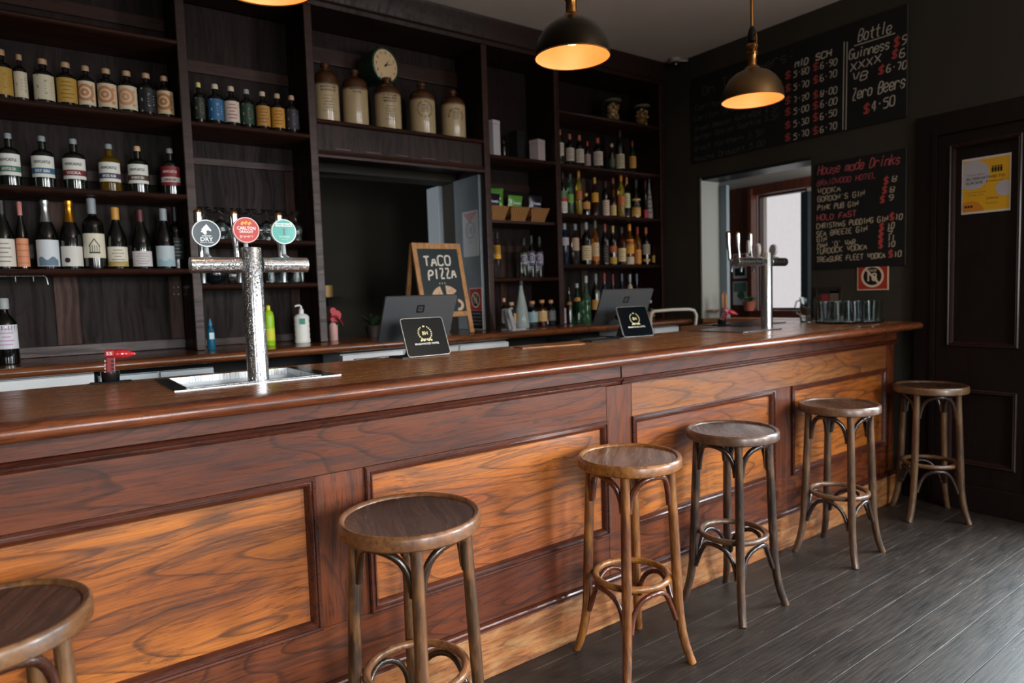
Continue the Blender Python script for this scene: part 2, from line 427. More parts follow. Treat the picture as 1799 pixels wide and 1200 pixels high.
def chalk(g, txt, A, B, h, wd, to3, slant=.12):
    """hand-lettered chalk from point A to B (surface axes), letter height h, stroke width wd"""
    L = math.hypot(B[0]-A[0], B[1]-A[1]); n = len(txt)
    ux, uy = (B[0]-A[0])/L, (B[1]-A[1])/L; adv = L/n
    o = Vector(to3(0, 0)); nrm = (Vector(to3(1, 0))-o).cross(Vector(to3(0, 1))-o).normalized()
    for i, ch in enumerate(txt):
        jy = random.uniform(-.05, .05)*h; js = random.uniform(.93, 1.06)
        for st in strokes(ch):
            pts = [(p[0]/4*.76*adv + (p[1]/6)*h*slant + random.uniform(-.02, .02)*adv, p[1]/6*h*js + jy + random.uniform(-.02, .02)*h) for p in st]
            pts = smooth_line(pts)
            P = [pts[0]]
            for q in pts[1:]:
                if math.hypot(q[0]-P[-1][0], q[1]-P[-1][1]) > 1e-5: P.append(q)
            if len(P) < 2: P = [(P[0][0]-wd*.4, P[0][1]), (P[0][0]+wd*.4, P[0][1])]
            CHK[0] += 1; lift = nrm*(.00015*(CHK[0] % 5)); v = []; m_ = len(P)
            for k in range(m_):
                a_, b_ = P[max(k-1, 0)], P[min(k+1, m_-1)]
                d = math.hypot(b_[0]-a_[0], b_[1]-a_[1]) or 1e-6
                nx, ny = -(b_[1]-a_[1])/d*wd/2, (b_[0]-a_[0])/d*wd/2
                for s_ in (1, -1):
                    p = (P[k][0]+s_*nx, P[k][1]+s_*ny)
                    v.append(Vector(to3(A[0]+i*adv*ux+p[0]*ux-p[1]*uy, A[1]+i*adv*uy+p[0]*uy+p[1]*ux))+lift)
            g.add(v, [(2*k, 2*k+1, 2*k+3, 2*k+2) for k in range(m_-1)])
def rrect(a0, a1, b0, b1, r, n=5):
    o = []
    for cx, cy, s in ((a1-r, b1-r, 0), (a0+r, b1-r, 90), (a0+r, b0+r, 180), (a1-r, b0+r, 270)):
        for k in range(n+1):
            t = math.radians(s+90*k/n); o.append((cx+r*math.cos(t), cy+r*math.sin(t)))
    return o
def disc(cx, cy, r, n=32, a0=0, a1=2*PI): return [(cx+r*math.cos(a0+(a1-a0)*i/n), cy+r*math.sin(a0+(a1-a0)*i/n)) for i in range(n)]
def ring2(g, cx, cy, r0, r1, to3, n=32, h=0):
    v = [to3(cx+r*math.cos(2*PI*i/n), cy+r*math.sin(2*PI*i/n)) for r in (r0, r1) for i in range(n)]
    g.add(v, [(i, (i+1) % n, n+(i+1) % n, n+i) for i in range(n)])
# ================================================================== THE SETTING
g = G().box(XL_, 5.9, YF, 6.5, -.06, 0); struct(obj('floor', g, FLOOR))
g = G().box(XL_, 5.9, YF, 6.5, ZC, ZC+.08); struct(obj('ceiling', g, CEIL))
def holes_wall(name, mat, along, span, zt, t0, t1, holes):
    """wall in plane; along='x' or 'y'; holes = [(a0,a1,z0,z1)]"""
    g = G(); cuts = sorted(holes); cur = span[0]
    def B(a0, a1, z0, z1):
        if a1-a0 < 1e-4 or z1-z0 < 1e-4: return
        if along == 'x': g.box(a0, a1, t0, t1, z0, z1)
        else: g.box(t0, t1, a0, a1, z0, z1)
    for a0, a1, z0, z1 in cuts:
        B(cur, a0, 0, zt); B(a0, a1, 0, z0); B(a0, a1, z1, zt); cur = a1
    B(cur, span[1], 0, zt)
    return struct(obj(name, g, mat))
HY0, HY1, HZ0, HZ1 = 2.63, 3.6, 1.105, 2.30
holes_wall('wall_right', WALL_OLIVE, 'y', (YF, 4.56), ZC, XR, XR+.22, [(-2.17, -1.23, .85, 2.45), (.30, 1.14, 0.0, 2.4), (HY0, HY1, HZ0, HZ1)])
holes_wall('wall_left', WALL_FRONT, 'y', (YF, 4.56), ZC, XL_-.2, XL_, [])
holes_wall('wall_front', WALL_FRONT, 'x', (XL_, XR), ZC, YF-.2, YF, [(wx-ww/2-.04, wx+ww/2+.04, .85, 2.45) for wx, ww, pw in sorted(FRONT_WINDOWS)])
holes_wall('wall_back', WALL_REAR, 'x', (XL_, XR), ZC, 4.36, 4.56, [(1.46, 2.66, 1.12, 2.25)])
holes_wall('wall_rear', WALL_REAR, 'x', (-.9, 3.9), ZC, 6.1, 6.3, [])
holes_wall('wall_rear_left', WALL_REAR, 'y', (4.56, 6.3), ZC, -.95, -.75, [(4.88, 5.72, 1.08, 2.32)])
holes_wall('wall_rear_right', WALL_REAR, 'y', (4.56, 6.3), ZC, 3.7, 3.9, [])
holes_wall('wall_hatch_far', CREAM, 'y', (2.0, 4.7), ZC, 5.6, 5.75, [(3.27, 3.76, 1.17, 2.24)])
holes_wall('wall_hatch_side', CREAM, 'x', (4.78, 5.6), ZC, 1.9, 2.0, [(4.85, 5.5, 1.3, 2.3)])
holes_wall('wall_hatch_back', CREAM, 'x', (4.78, 5.6), ZC, 4.7, 4.8, [])
# pale door-jamb post of the rear room seen through the opening
g = G().box(2.62, 2.70, 4.56, 4.74, 0, 2.25); struct(obj('trim_5', g, M('b9c4cb', .35), bevel=.004))
def glazed(name, along, a0, a1, z0, z1, t, mat, nx, nz, fr=.045):
    w = G()
    def B(p, q, r, s, d=.03):
        if along == 'x': w.box(p, q, t-d, t+d, r, s)
        else: w.box(t-d, t+d, p, q, r, s)
    B(a0, a0+fr, z0, z1); B(a1-fr, a1, z0, z1); B(a0+fr, a1-fr, z0, z0+fr); B(a0+fr, a1-fr, z1-fr, z1)
    for i in range(1, nx): c = a0+(a1-a0)*i/nx; B(c-.012, c+.012, z0+fr, z1-fr, .015)
    for i in range(1, nz): c = z0+(z1-z0)*i/nz; B(a0+fr, a1-fr, c-.012, c+.012, .016)
    o = struct(obj(name, w, mat))
    return o
for i, (wx, ww, pw) in enumerate(FRONT_WINDOWS):
    glazed('window_%d' % (i+1), 'x', wx-ww/2-.04, wx+ww/2+.04, .85, 2.45, YF-.05, WOOD_REDTRIM, 2, 2)
glazed('window_6', 'y', -2.17, -1.23, .85, 2.45, XR+.05, WOOD_REDTRIM, 2, 2)
glazed('window_5', 'y', 4.88, 5.72, 1.08, 2.32, -.8, WOOD_REDTRIM, 2, 2)
# street door, glazed, in the end wall nearer the front
struct(glazed('door_2', 'y', .30, 1.14, 0, 2.4, XR+.03, WOOD_DOOR, 1, 3))
# window of the room behind the hatch
wf = glazed('window_4', 'y', 3.27, 3.76, 1.17, 2.24, 5.64, M('4a2620', .4), 1, 1, .018)
gg = G().box(5.636, 5.642, 3.287, 3.743, 1.187, 2.223)
gl = obj('pane', gg, M('f6f2f0', .0, trans=1, ior=1.02), wf)
# red-brown casing left of and above that window
g = G().box(5.53, 5.599, 3.76, 4.04, 1.0, 2.33); g.box(5.53, 5.599, 3.15, 3.76, 2.24, 2.33); g.box(5.50, 5.53, 3.76, 3.80, 1.0, 2.30); g.box(5.50, 5.599, 3.0, 3.76, 1.06, 1.169)
struct(obj('trim_2', g, WOOD_REDTRIM, bevel=.004))
g = G().box(5.50, 5.599, 3.20, 3.268, 1.171, 2.2); struct(obj('trim_3', g, M('1a2126', .45), bevel=.004))
g = G().box(5.2, 5.599, 4.30, 4.62, 0, 2.62); struct(obj('trim_4', g, M('6d7a80', .45), bevel=.006))
g = G().box(4.8, 5.6, 2.0, 4.7, 2.60, 2.68); struct(obj('ceiling_hatch_room', g, CREAM))
# hatch lining: painted jamb board, dark head, timber sill
g = G().box(XR-.008, XR+.228, HY1-.02, HY1-.001, 1.14, HZ1-.001); struct(obj('trim_6', g, M('8e9088', .5), bevel=.003))
g = G().box(XR-.004, XR+.224, HY0+.001, HY1-.021, HZ1-.022, HZ1-.001); struct(obj('trim_7', g, M('1b2226', .4), bevel=.003))
g = G().box(XR+.10, XR+.226, HY0+.001, HY0+.05, 1.143, HZ1-.023); struct(obj('trim_8', g, M('14191c', .4), bevel=.003))
# added upright deeper in the hatch; its cool grey paints the cream wall's shade
g = G().box(XR+.23, XR+.27, HY1-.09, HY1+.16, 0.0, HZ1-.05); struct(obj('trim_9', g, M('7c8a92', .4), bevel=.004))

# closed dark door in the end wall
def door():
    g = G(); x = XR-.001
    g.box(x-.035, x, 1.19, 1.30, 0, 2.40); g.box(x-.035, x, 1.81, 1.925, 0, 2.40); g.box(x-.035, x, 1.30, 1.81, 2.28, 2.40)
    g.box(x-.045, x-.035, 1.80, 1.83, 0, 2.30); g.box(x-.045, x-.035, 1.28, 1.31, 0, 2.30); g.box(x-.045, x-.035, 1.31, 1.80, 2.27, 2.30)
    d = struct(obj('door_1', g, WOOD_DOOR, bevel=.003))
    P = [(1.37, 1.735, .995, 2.20), (1.37, 1.735, .28, .74)]
    obj('leaf', G().box(x-.012, x-.001, 1.31, 1.80, .01, 2.27), WOOD_DOOR, d)
    S = G(); xs = x-.030
    S.box(xs, x-.012, 1.735, 1.80, .01, 2.27); S.box(xs, x-.012, 1.31, 1.37, .01, 2.27)
    S.box(xs, x-.012, 1.37, 1.735, .01, .28); S.box(xs, x-.012, 1.37, 1.735, .74, .995); S.box(xs, x-.012, 1.37, 1.735, 2.20, 2.27)
    obj('rails_and_stiles', S, WOOD_DOOR, d)
    pr = [(0, .0), (.0, .010), (.006, .015), (.012, .008), (.017, .011), (.022, -.012), (.026, -.017)]
    for p in P: obj('panel_moulding', G().frame(*p, pr, lambda a, b, h: (xs-h, a, b)), M('2c1a17', .32, coat=.15), d, smooth=SM)
    obj('kick_board', G().box(x-.05, x-.03, 1.305, 1.805, .0, .16), WOOD_DOOR, d, bevel=.006)
    return d
door()
g = G().box(XR-.02, XR-.001, 1.93, 1.98, 0, .17); struct(obj('baseboard_right', g, WOOD_DOOR, bevel=.004))

# ================================================================== BAR FRONT
BY = 1.985
bar = thing('bar_counter', 'long panelled timber bar front with raised mouldings, glowing orange brown', 'bar')
g = G().box(-1.75, 4.38, BY+.02, BY+.06, 0.0, 1.093); g.box(4.30, 4.38, BY+.06, 2.6, 0, 1.093); g.box(-1.75, -1.71, BY+.06, 2.6, 0, 1.093)
obj('carcass', g, WOOD_STILE, bar)
PAN = [(-1.64, -.57), (-.41, .667), (.83, 1.90), (2.046, 3.09), (3.25, 4.29)]
offs = [(0, 0, 0), (2.3, 0, .15), (5.1, 1, .5), (8.7, 0, .2), (11.0, 0, .9)]
for i, (a, b) in enumerate(PAN):
    w = WOOD_PANEL
    g = G().box(a-.01, b+.01, BY+.010, BY+.0195, .37, .87)
    obj('panel', g, w, bar)
    g = G(); pr = [(-.002, 0), (-.002, .009), (.003, .013), (.009, .012), (.012, .006), (.015, .006), (.019, .010), (.023, .007), (.028, -.003), (.032, -.0095)]
    g.frame(a, b, .38, .86, pr, lambda p, q, h: (p, BY-h, q))
    obj('panel_moulding', g, WOOD_MOULD, bar, smooth=SM)
def bx(x0, x1, z0, z1, y0=BY, y1=BY+.0195): return G().box(x0, x1, y0, y1, z0, z1)
# rails and stiles
obj('top_rail', bx(-1.75, 1.899, .862, 1.0075), WOOD_RAIL, bar, bevel=.0012, seg=1)
obj('top_rail', bx(2.047, 4.289, .862, 1.0045), wood('bar_rail_light', '804822', '35190c', 'a8703a', 0, 1.1, 6, .55, .38, .15, .5, off=(1, 9, 2)), bar, bevel=.0012, seg=1)
for a, b, z1 in ((-1.75, -1.64, .861), (-.569, -.411, .861), (.668, .829, .861), (1.90, 2.045, 1.0045), (3.091, 3.249, .861), (4.291, 4.40, 1.0045)):
    obj('stile', bx(a, b, .38, z1), WOOD_STILE, bar, bevel=.0012, seg=1)
obj('bottom_rail', bx(-1.75, 1.899, .204, .379), WOOD_RAIL, bar, bevel=.0012, seg=1)
obj('bottom_rail', bx(1.90, 4.40, .204, .379), WOOD_RAIL, bar, bevel=.0012, seg=1)
prof = [(BY+.0195, 1.008), (BY-.003, 1.008), (BY-.009, 1.010), (BY-.011, 1.014), (BY-.007, 1.018), (BY-.009, 1.020), (BY-.017, 1.023), (BY-.020, 1.028), (BY-.016, 1.034), (BY-.006, 1.036), (BY+.0195, 1.036)]
obj('top_moulding', G().sweepx(prof, -1.75, 1.978), WOOD_MOULD, bar, smooth=SM)
obj('top_moulding', G().sweepx([(y-.004, z-.003) for y, z in prof], 1.98, 4.41), WOOD_MOULD, bar, smooth=SM)
obj('frieze', bx(-1.75, 1.979, 1.037, 1.094, BY-.006), WOOD_RAIL, bar, bevel=.001, seg=1)
obj('frieze', bx(1.981, 4.41, 1.034, 1.094, BY-.010), WOOD_RAIL, bar, bevel=.001, seg=1)
prof = [(BY+.0195, .176), (BY-.019, .176), (BY-.022, .179), (BY-.021, .185), (BY-.014, .188), (BY-.014, .191), (BY-.018, .194), (BY-.015, .199), (BY-.004, .203), (BY+.0195, .203)]
obj('skirting_moulding', G().sweepx(prof, -1.75, 4.41), WOOD_MOULD, bar, smooth=SM)
obj('skirting', bx(-1.75, 4.405, 0, .175, BY-.016), WOOD_SKIRT, bar, bevel=.003)

# ------------------------------------------------------------------ BAR TOP
top = thing('timber_worktop', 'thick polished timber bar top with worn rounded front edge', 'worktop')
TZ = 1.14
nose = [(1.945, TZ-.046), (1.905, TZ-.046), (1.886, TZ-.044), (1.874, TZ-.036), (1.868, TZ-.024), (1.871, TZ-.012), (1.882, TZ-.004), (1.905, TZ-.0005), (1.945, TZ)]
X1 = 4.545
obj('nosing', G().sweepx(nose, -1.8, X1), WOOD_NOSE, top, smooth=math.radians(60))
g = G().box(-1.8, .330, 1.945, 2.67, TZ-.046, TZ); g.box(.330, .845, 1.945, 2.192, TZ-.046, TZ); g.box(.330, .845, 2.602, 2.67, TZ-.046, TZ)
g.box(.845, 3.60, 1.945, 2.67, TZ-.046, TZ); g.box(3.60, X1, 1.945, 3.02, TZ-.046, TZ)
obj('boards', g, WOOD_TOP, top)
g = G().box(X1+.001, XR+.228, HY0+.052, HY1-.022, 1.106, TZ+.002); struct(obj('window_sill', g, WOOD_TOP, bevel=.004))
# pale inlaid strip and thin black sheet painting a dark recess near the middle
g = G().poly([(1.86, 2.50), (2.20, 2.44), (2.28, 2.56), (1.90, 2.63)], .004, lambda a, b, h: (a, b, TZ+h))
tag(obj('lift_up_flap', g, wood('pale_strip', 'a8703f', '6b3f20', 'c48d57', 0, 1.4, 5, .4, .35, .2, .4), bevel=.001), 'pale thin timber strip let into the bar top between the two tablets', 'board')
g = G().box(2.30, 2.52, 2.50, 2.60, TZ+.0005, TZ+.006)
tag(obj('recess_dark', g, RECESS_BLACK, bevel=.002), 'small black rubber mat behind the pale strip beside the far tablet', 'mat')

# ------------------------------------------------------------------ STOOLS
def stool(name, label, cx, cy, rz, cols, k=1.0):
    t = thing(name, label, 'stool', (cx, cy, 0), rz, 'bentwood bar stools along the bar')
    rimc, legc, seatc, wornc = cols
    RIM = wood(name+'_rim', rimc, '2a1a10', wornc, 0, 2.2, 4, .3, .34, .25, .4, worn=wornc, off=(cx, cy, 0))
    LEG = wood(name+'_leg', legc, '1c120c', wornc, 2, 2.6, 4, .35, .36, .25, .5, worn=wornc, off=(cx*2, cy, 0), patch=.5)
    BR = wood(name+'_brace', legc, '150e0a', legc, 2, 2.2, 4, .2, .22, .45, .3, off=(cx, 1, 0))
    SE = wood(name+'_seat', seatc, '1a100b', wornc, 0, 1.3, 9, .55, .3, .3, .55, off=(cx*3, cy, 0), patch=.35)
    R = .193*k
    pr = [(R-.022, .744), (R-.005, .744), (R, .749), (R, .775), (R-.003, .782), (R-.007, .7855), (R-.013, .7855), (R-.018, .782), (R-.021, .776), (R-.022, .744)]
    obj('seat_rim', G().lathe(pr, 64, capb=False, capt=False), RIM, t, smooth=SM)
    r2 = R-.0222
    pr = [(r2, .755), (r2, .777), (r2*.85, .775), (r2*.6, .771), (r2*.3, .769), (.004, .7685)]
    obj('seat', G().lathe(pr, 64), SE, t, smooth=SM)
    legs = []
    def lp(a, z):
        if z > .30: r = .150+.018*(.735-z)/.435
        else:
            u = (.30-z)/.30; r = .168+.012*u+.040*u*u*u
        r *= k
        return Vector((r*math.cos(a), r*math.sin(a), z))
    for i in range(4):
        a = i*PI/2
        zs = [.7438, .66, .55, .42, .30, .24, .18, .12, .07, .03, 0.0]
        obj('leg', G().tube([lp(a, z) for z in zs], [.0165, .017, .018, .0185, .0185, .018, .0175, .017, .0165, .016, .0155], 14), LEG, t, smooth=SM)
    obj('foot_ring', G().tube([(.1365*k*math.cos(2*PI*i/48), .1365*k*math.sin(2*PI*i/48), .322) for i in range(48)], .0125, 10, closed=True), RIM, t, smooth=SM)
    def brace(nm, z0, z1, ins, rr, rad):
        for i in range(4):
            a0 = i*PI/2; a1 = a0+PI/2; p = []
            A = lp(a0, z0); B = lp(a1, z0)
            for q in range(17):
                u = q/16; w = math.sin(PI*u)**.72
                th = a0+(a1-a0)*(.5-.5*math.cos(PI*u))*1.0
                # stay just inside/next to the legs, bulge to the seat edge in the middle
                c = A.lerp(B, .075+.85*(.45*u+.55*(.5-.5*math.cos(PI*u))))
                rad_now = math.hypot(c.x, c.y); tgt = ins*k
                f = (rad_now*(1-w)+tgt*w)/rad_now
                p.append((c.x*f, c.y*f, z0+(z1-z0)*w))
            g = G().tube(p, rad, 10)
            o = obj(nm, g, BR, t, smooth=SM)
    brace('seat_brace', .605, .731, .145, 0, .0112)
    brace('foot_brace', .170, .298, .136, 0, .0098)
    return t
DK = ('6a4526', '3d2a1e', '3a2418', 'a07a4c')
ST = [
 ('bar_stool', 'dark bentwood bar stool with pale worn rim and strongly grained dark seat', .838, 1.690, 68, ('5e3a22', '33200f', '2c1a10', '8f5f36')),
 ('bar_stool', 'golden brown bentwood bar stool with smooth shiny caramel seat', 1.781, 1.745, 38, ('85501f', '5c2a14', '54301c', 'a8702f')),
 ('bar_stool', 'dark grey brown bentwood bar stool just behind the golden one', 2.440, 1.768, 45, ('4c3325', '261a14', '38251c', '735338')),
 ('bar_stool', 'mid brown bentwood bar stool, second from the dark door', 3.335, 1.772, 48, ('54382a', '30201a', '38231a', '7d5d40')),
 ('bar_stool', 'brown bentwood bar stool standing at the far end beside the dark door', 4.270, 1.720, -4, ('5c3f29', '302018', '281810', '82603e')),
 ('bar_stool', 'bentwood bar stool cut off by the left edge, reddish seat', -.125, 1.685, 60, ('5e3c24', '422216', '40221a', '8a6238')),
]
for n, lab, cx, cy, rz, cols in ST: stool(n, lab, cx, cy, math.radians(rz), cols, 1.05 if cx == .838 else 1.0)
# ================================================================== BACK BAR CABINET
cab = thing('back_bar_cabinet', 'tall dark timber back bar with open shelves reaching the ceiling', 'cabinet')
CY0, CY1 = YB, 4.32
BT = 1.142
POSTS = [-.78, .745, 1.437, 2.683, 3.335, 4.508]
for x in POSTS:
    g = G().box(x-.018, x+.018, CY0+.012, CY1, BT+.001, 3.14)
    obj('divider', g, WOOD_CAB, cab)
    g = G().box(x-.024, x+.024, CY0-.008, CY0+.012, BT+.001, 3.14)
    obj('post', g, WOOD_CABX, cab, bevel=.006, seg=3)
def shelf(x0, x1, z, t=.028, y1=CY1-.001, part='shelf'):
    prof = [(CY0+.004, z-t), (CY0-.004, z-t+.005), (CY0-.008, z-t/2), (CY0-.004, z-.005), (CY0+.004, z), (y1, z), (y1, z-t)]
    obj(part, G().sweepx(prof, x0, x1), WOOD_CABX, cab, smooth=SM)
def sp(i): return POSTS[i]+.0185, POSTS[i+1]-.0185
SH = {0: [2.80, 2.395, 1.99, 1.592], 1: [2.387, 1.755, 1.505], 2: [2.486], 3: [2.392, 1.515], 4: [2.79, 2.388, 2.008, 1.61]}
for i, zs in SH.items():
    for z in zs: shelf(*sp(i), z)
# basket shelf in bay four stands further back
a, b = sp(3); g = G().box(a, b, CY0+.03, CY1-.001, 1.915, 1.935); obj('shelf', g, WOOD_CABX, cab)
# lintel over the opening
a, b = sp(2)
g = G().box(a, b, CY0+.02, CY0+.05, 2.29, 2.458); obj('lintel_board', g, WOOD_CAB, cab)
g = G().sweepx([(CY0+.02, 2.255), (CY0-.006, 2.258), (CY0-.010, 2.272), (CY0+.002, 2.285), (CY0+.006, 2.30), (CY0+.02, 2.305)], a, b); obj('lintel_moulding', g, WOOD_CABX, cab, smooth=SM)
for q in range(5): obj('lintel_slot_edge', G().box(a+.12+q*.2, a+.22+q*.2, CY0+.012, CY0+.019, 2.315, 2.320), WOOD_REDTRIM, cab)
g = G().box(a, b, CY0+.05, CY1, 2.30, 2.31); obj('lintel_soffit', g, WOOD_CAB, cab)
g = G().box(a, b, 4.285, 4.3115, 2.93, 3.03); obj('upper_rail', g, WOOD_CABX, cab, bevel=.003)
# cornice
prof = [(4.3, 3.14), (CY0-.012, 3.14), (CY0-.016, 3.165), (CY0-.030, 3.175), (CY0-.034, 3.20), (CY0-.055, 3.225), (CY0-.062, 3.255), (CY0-.085, 3.275), (CY0-.09, 3.296), (4.3, 3.296)]
obj('cornice', G().sweepx(prof, -.85, 4.553), WOOD_CAB, cab, smooth=SM)
# panelled back
def backing(i, x0, x1, rails, stiles):
    g = G().box(x0, x1, 4.312, 4.330, BT+.002, 3.139); obj('back_board', g, WOOD_BACK, cab)
    for z0, z1 in rails: obj('back_rail', G().box(x0, x1, 4.298, 4.3115, z0, z1), WOOD_CABX, cab, bevel=.002, seg=1)
    for a, b, z0, z1 in stiles: obj('back_stile', G().box(a, b, 4.3, 4.3115, z0, z1), WOOD_BSTILE, cab, bevel=.002, seg=1)
WOOD_BSTILE = wood('back_stile_timber', '3f261a', '190d08', '553524', 2, 1.0, 5, .4, .55, 0, .5, spec=.25, off=(4, 1, 9))
x0, x1 = sp(0); backing(0, x0, x1, [(BT+.002, 1.20), (1.66, 1.74), (2.08, 2.14), (2.95, 3.02)], [(.106, .216, 1.201, 1.659), (.655, .725, 1.201, 2.079), (.106, .216, 1.741, 2.079), (x0, x0+.09, 1.201, 1.659)])
x0, x1 = sp(1); backing(1, x0, x1, [(BT+.002, 1.19), (2.22, 2.26), (2.75, 2.82)], [(x0, x0+.06, 1.19, 2.219), (x1-.06, x1, 1.19, 2.219)])
x0, x1 = sp(2); g = G().box(x0, x1, 4.312, 4.33, 2.312, 3.139); obj('back_board', g, WOOD_BACK, cab)
x0, x1 = sp(3); backing(3, x0, x1, [(1.72, 1.78), (2.2, 2.26)], [(x0+.30, x0+.36, 1.2, 1.719)])
x0, x1 = sp(4); backing(4, x0, x1, [(1.75, 1.80), (2.55, 2.62)], [(x0+.5, x0+.57, 1.2, 2.549)])
for a in (.682, .706):
    for b in (1.50, 1.46): obj('screw_head', G().lathe([(.0035, 0), (.003, .002)], 10).xf(Matrix.Translation((a, 4.2995, b)) @ Matrix.Rotation(PI/2, 4, 'X')), CHROME, cab)
# side lining of the opening, daylight sheen painted pale grey, and door edge beyond
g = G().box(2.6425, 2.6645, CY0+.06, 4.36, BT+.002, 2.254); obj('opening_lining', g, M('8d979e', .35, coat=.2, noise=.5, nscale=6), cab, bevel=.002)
g = G().box(1.455, 1.462, CY0+.06, 4.36, BT+.002, 2.254); obj('opening_lining', g, WOOD_CAB, cab)
# back counter
bc = thing('back_counter', 'dark red brown back counter with round nosing under the shelves', 'worktop')
n2 = [(3.72, 1.094), (3.675, 1.094), (3.655, 1.099), (3.645, 1.115), (3.648, 1.130), (3.660, 1.140), (3.69, BT), (3.72, BT)]
obj('nosing', G().sweepx(n2, -1.2, 4.50), WOOD_BACKTOP, bc, smooth=math.radians(60))
obj('boards', G().box(-1.2, 4.50, 3.7205, 4.35, 1.094, BT), WOOD_BACKTOP, bc)
g = G().box(-1.2, 4.50, 4.05, 4.30, 0, 1.093); obj('carcass', g, M('0b0908', .7), bc)
# appliances under the back counter
def fridge(x0, x1, zt, mat, label, y0=3.72, split=None, dk=False):
    t = thing('undercounter_fridge', label, 'fridge', ((x0+x1)/2, 3.88, 0))
    w = (x1-x0)/2
    obj('body', G().box(-w, w, y0-3.88+.03, .16, .06, zt), mat, t, bevel=.006)
    obj('plinth', G().box(-w+.02, w-.02, y0-3.88+.06, .15, 0, .0595), BLACK, t)
    n = 2 if not split else split
    for i in range(n):
        a = -w+2*w*i/n+.004; b = -w+2*w*(i+1)/n-.004
        d = obj('door', G().box(a, b, y0-3.88, y0-3.88+.029, .08, zt-.004), mat, t, bevel=.004)
        obj('handle', G().tube([(b-.04, y0-3.88-.001, .55), (b-.04, y0-3.88-.03, .58), (b-.04, y0-3.88-.03, .88), (b-.04, y0-3.88-.001, .91)], .006, 8), CHROME, d, smooth=SM)
fridge(-.9, .225, 1.085, M('f2f6f6', .5), 'white fridge under the back counter at the far left')
fridge(.24, .757, 1.068, STEEL_D, 'steel fridge below the wine shelves behind the near beer tap', split=2)
fridge(1.452, 2.654, 1.075, M('f4f8f8', .5), 'long white fridge below the opening behind the near tablet', split=3)
fridge(3.26, 3.72, 1.04, STEEL_D, 'blue grey steel fridge under the back counter left of the far tablet', split=2)
fridge(3.80, 4.42, 1.085, M('f2f6f6', .5), 'white fridge under the back counter right of the far tablet', split=2)
t = tag(obj('grab_rail', G().tube([(3.98, 3.60, 1.225), (4.2, 3.60, 1.228), (4.40, 3.60, 1.224), (4.465, 3.60, 1.212), (4.495, 3.60, 1.17), (4.485, 3.60, 1.10), (4.46, 3.60, 1.0), (4.44, 3.60, .5), (4.44, 3.60, 0)], .0125, 12), M('cfc9b8', .3), smooth=SM), 'cream bent tube rail at the end of the back counter', 'rail')
t = obj('rail_post', G().tube([(3.98, 3.60, 1.225), (3.95, 3.60, 1.21), (3.94, 3.60, 1.16), (3.94, 3.60, 0)], .0125, 12), M('cfc9b8', .3), t, smooth=SM)

# ================================================================== BOTTLES
K_CLR = M('dfe8e6', .02, trans=1, ior=1.35)
K_GRN = M('1d5a2c', .03, trans=.85, ior=1.35)
K_LGRN = M('7fc08a', .03, trans=.9, ior=1.35)
K_DRK = M('060806', .06, coat=1)
K_DGR = M('0a140c', .06, coat=1)
K_AMB = M('c77a1e', .03, trans=.85, ior=1.35)
K_BRN = M('4a220c', .04, trans=.6, ior=1.35)
K_DAM = M('7a5a0c', .05, trans=.6, ior=1.3)
K_FRO = M('c4d2ce', .12, trans=.45, ior=1.3)
K_YEL = M('e2c542', .04, trans=.8, ior=1.35)
K_RED = M('9a1f22', .05, trans=.5, ior=1.35)
K_BLU = M('1b2740', .05, trans=.5, ior=1.35)
GLS = dict(clr=K_CLR, grn=K_GRN, lgrn=K_LGRN, drk=K_DRK, dgr=K_DGR, amb=K_AMB, brn=K_BRN, yel=K_YEL, dam=K_DAM, fro=K_FRO, red=K_RED, blu=K_BLU)
PROF = {
 'burg': ([(.86, 0), (.98, .012), (1, .03), (1, .43), (.96, .50), (.82, .585), (.60, .675), (.42, .75), (.36, .80), (.35, .95), (.40, .955), (.40, .985), (.34, 1)], .74, .40),
 'champ': ([(.86, 0), (.98, .012), (1, .03), (1, .44), (.95, .52), (.76, .61), (.52, .70), (.38, .80), (.34, .90), (.42, .93), (.42, .985), (.3, 1)], .62, 0),
 'bord': ([(.86, 0), (.98, .012), (1, .03), (1, .60), (.96, .65), (.75, .70), (.45, .735), (.36, .77), (.35, .95), (.40, .955), (.40, .985), (.34, 1)], .78, .40),
 'gin': ([(.9, 0), (.98, .01), (1, .03), (1, .61), (.97, .655), (.82, .70), (.5, .728), (.34, .75), (.32, .87), (.38, .875), (.38, .895)], .896, .34),
 'apoth': ([(.9, 0), (.98, .012), (1, .04), (1, .63), (.96, .68), (.78, .725), (.45, .75), (.33, .78), (.32, .86), (.4, .865), (.4, .885)], .886, .46),
 'spirit': ([(.9, 0), (.98, .01), (1, .03), (1, .58), (.95, .64), (.72, .70), (.45, .75), (.34, .79), (.32, .90), (.36, .905)], .84, .37),
 'slim': ([(.9, 0), (1, .02), (1, .66), (.9, .71), (.55, .76), (.42, .80), (.40, .92)], .86, .45),
 'cone': ([(.9, 0), (.98, .01), (1, .04), (.97, .15), (.80, .38), (.52, .62), (.30, .78), (.24, .86), (.22, .94), (.26, .945)], .90, .28),
 'ridge': ([(.9, 0), (1, .02), (1, .14), (.94, .17), (1, .20), (1, .34), (.94, .37), (1, .40), (.98, .52), (.7, .62), (.42, .70), (.33, .78), (.31, .90)], .86, .36),
}
def facing(x, y): return math.atan2(-y, -x)
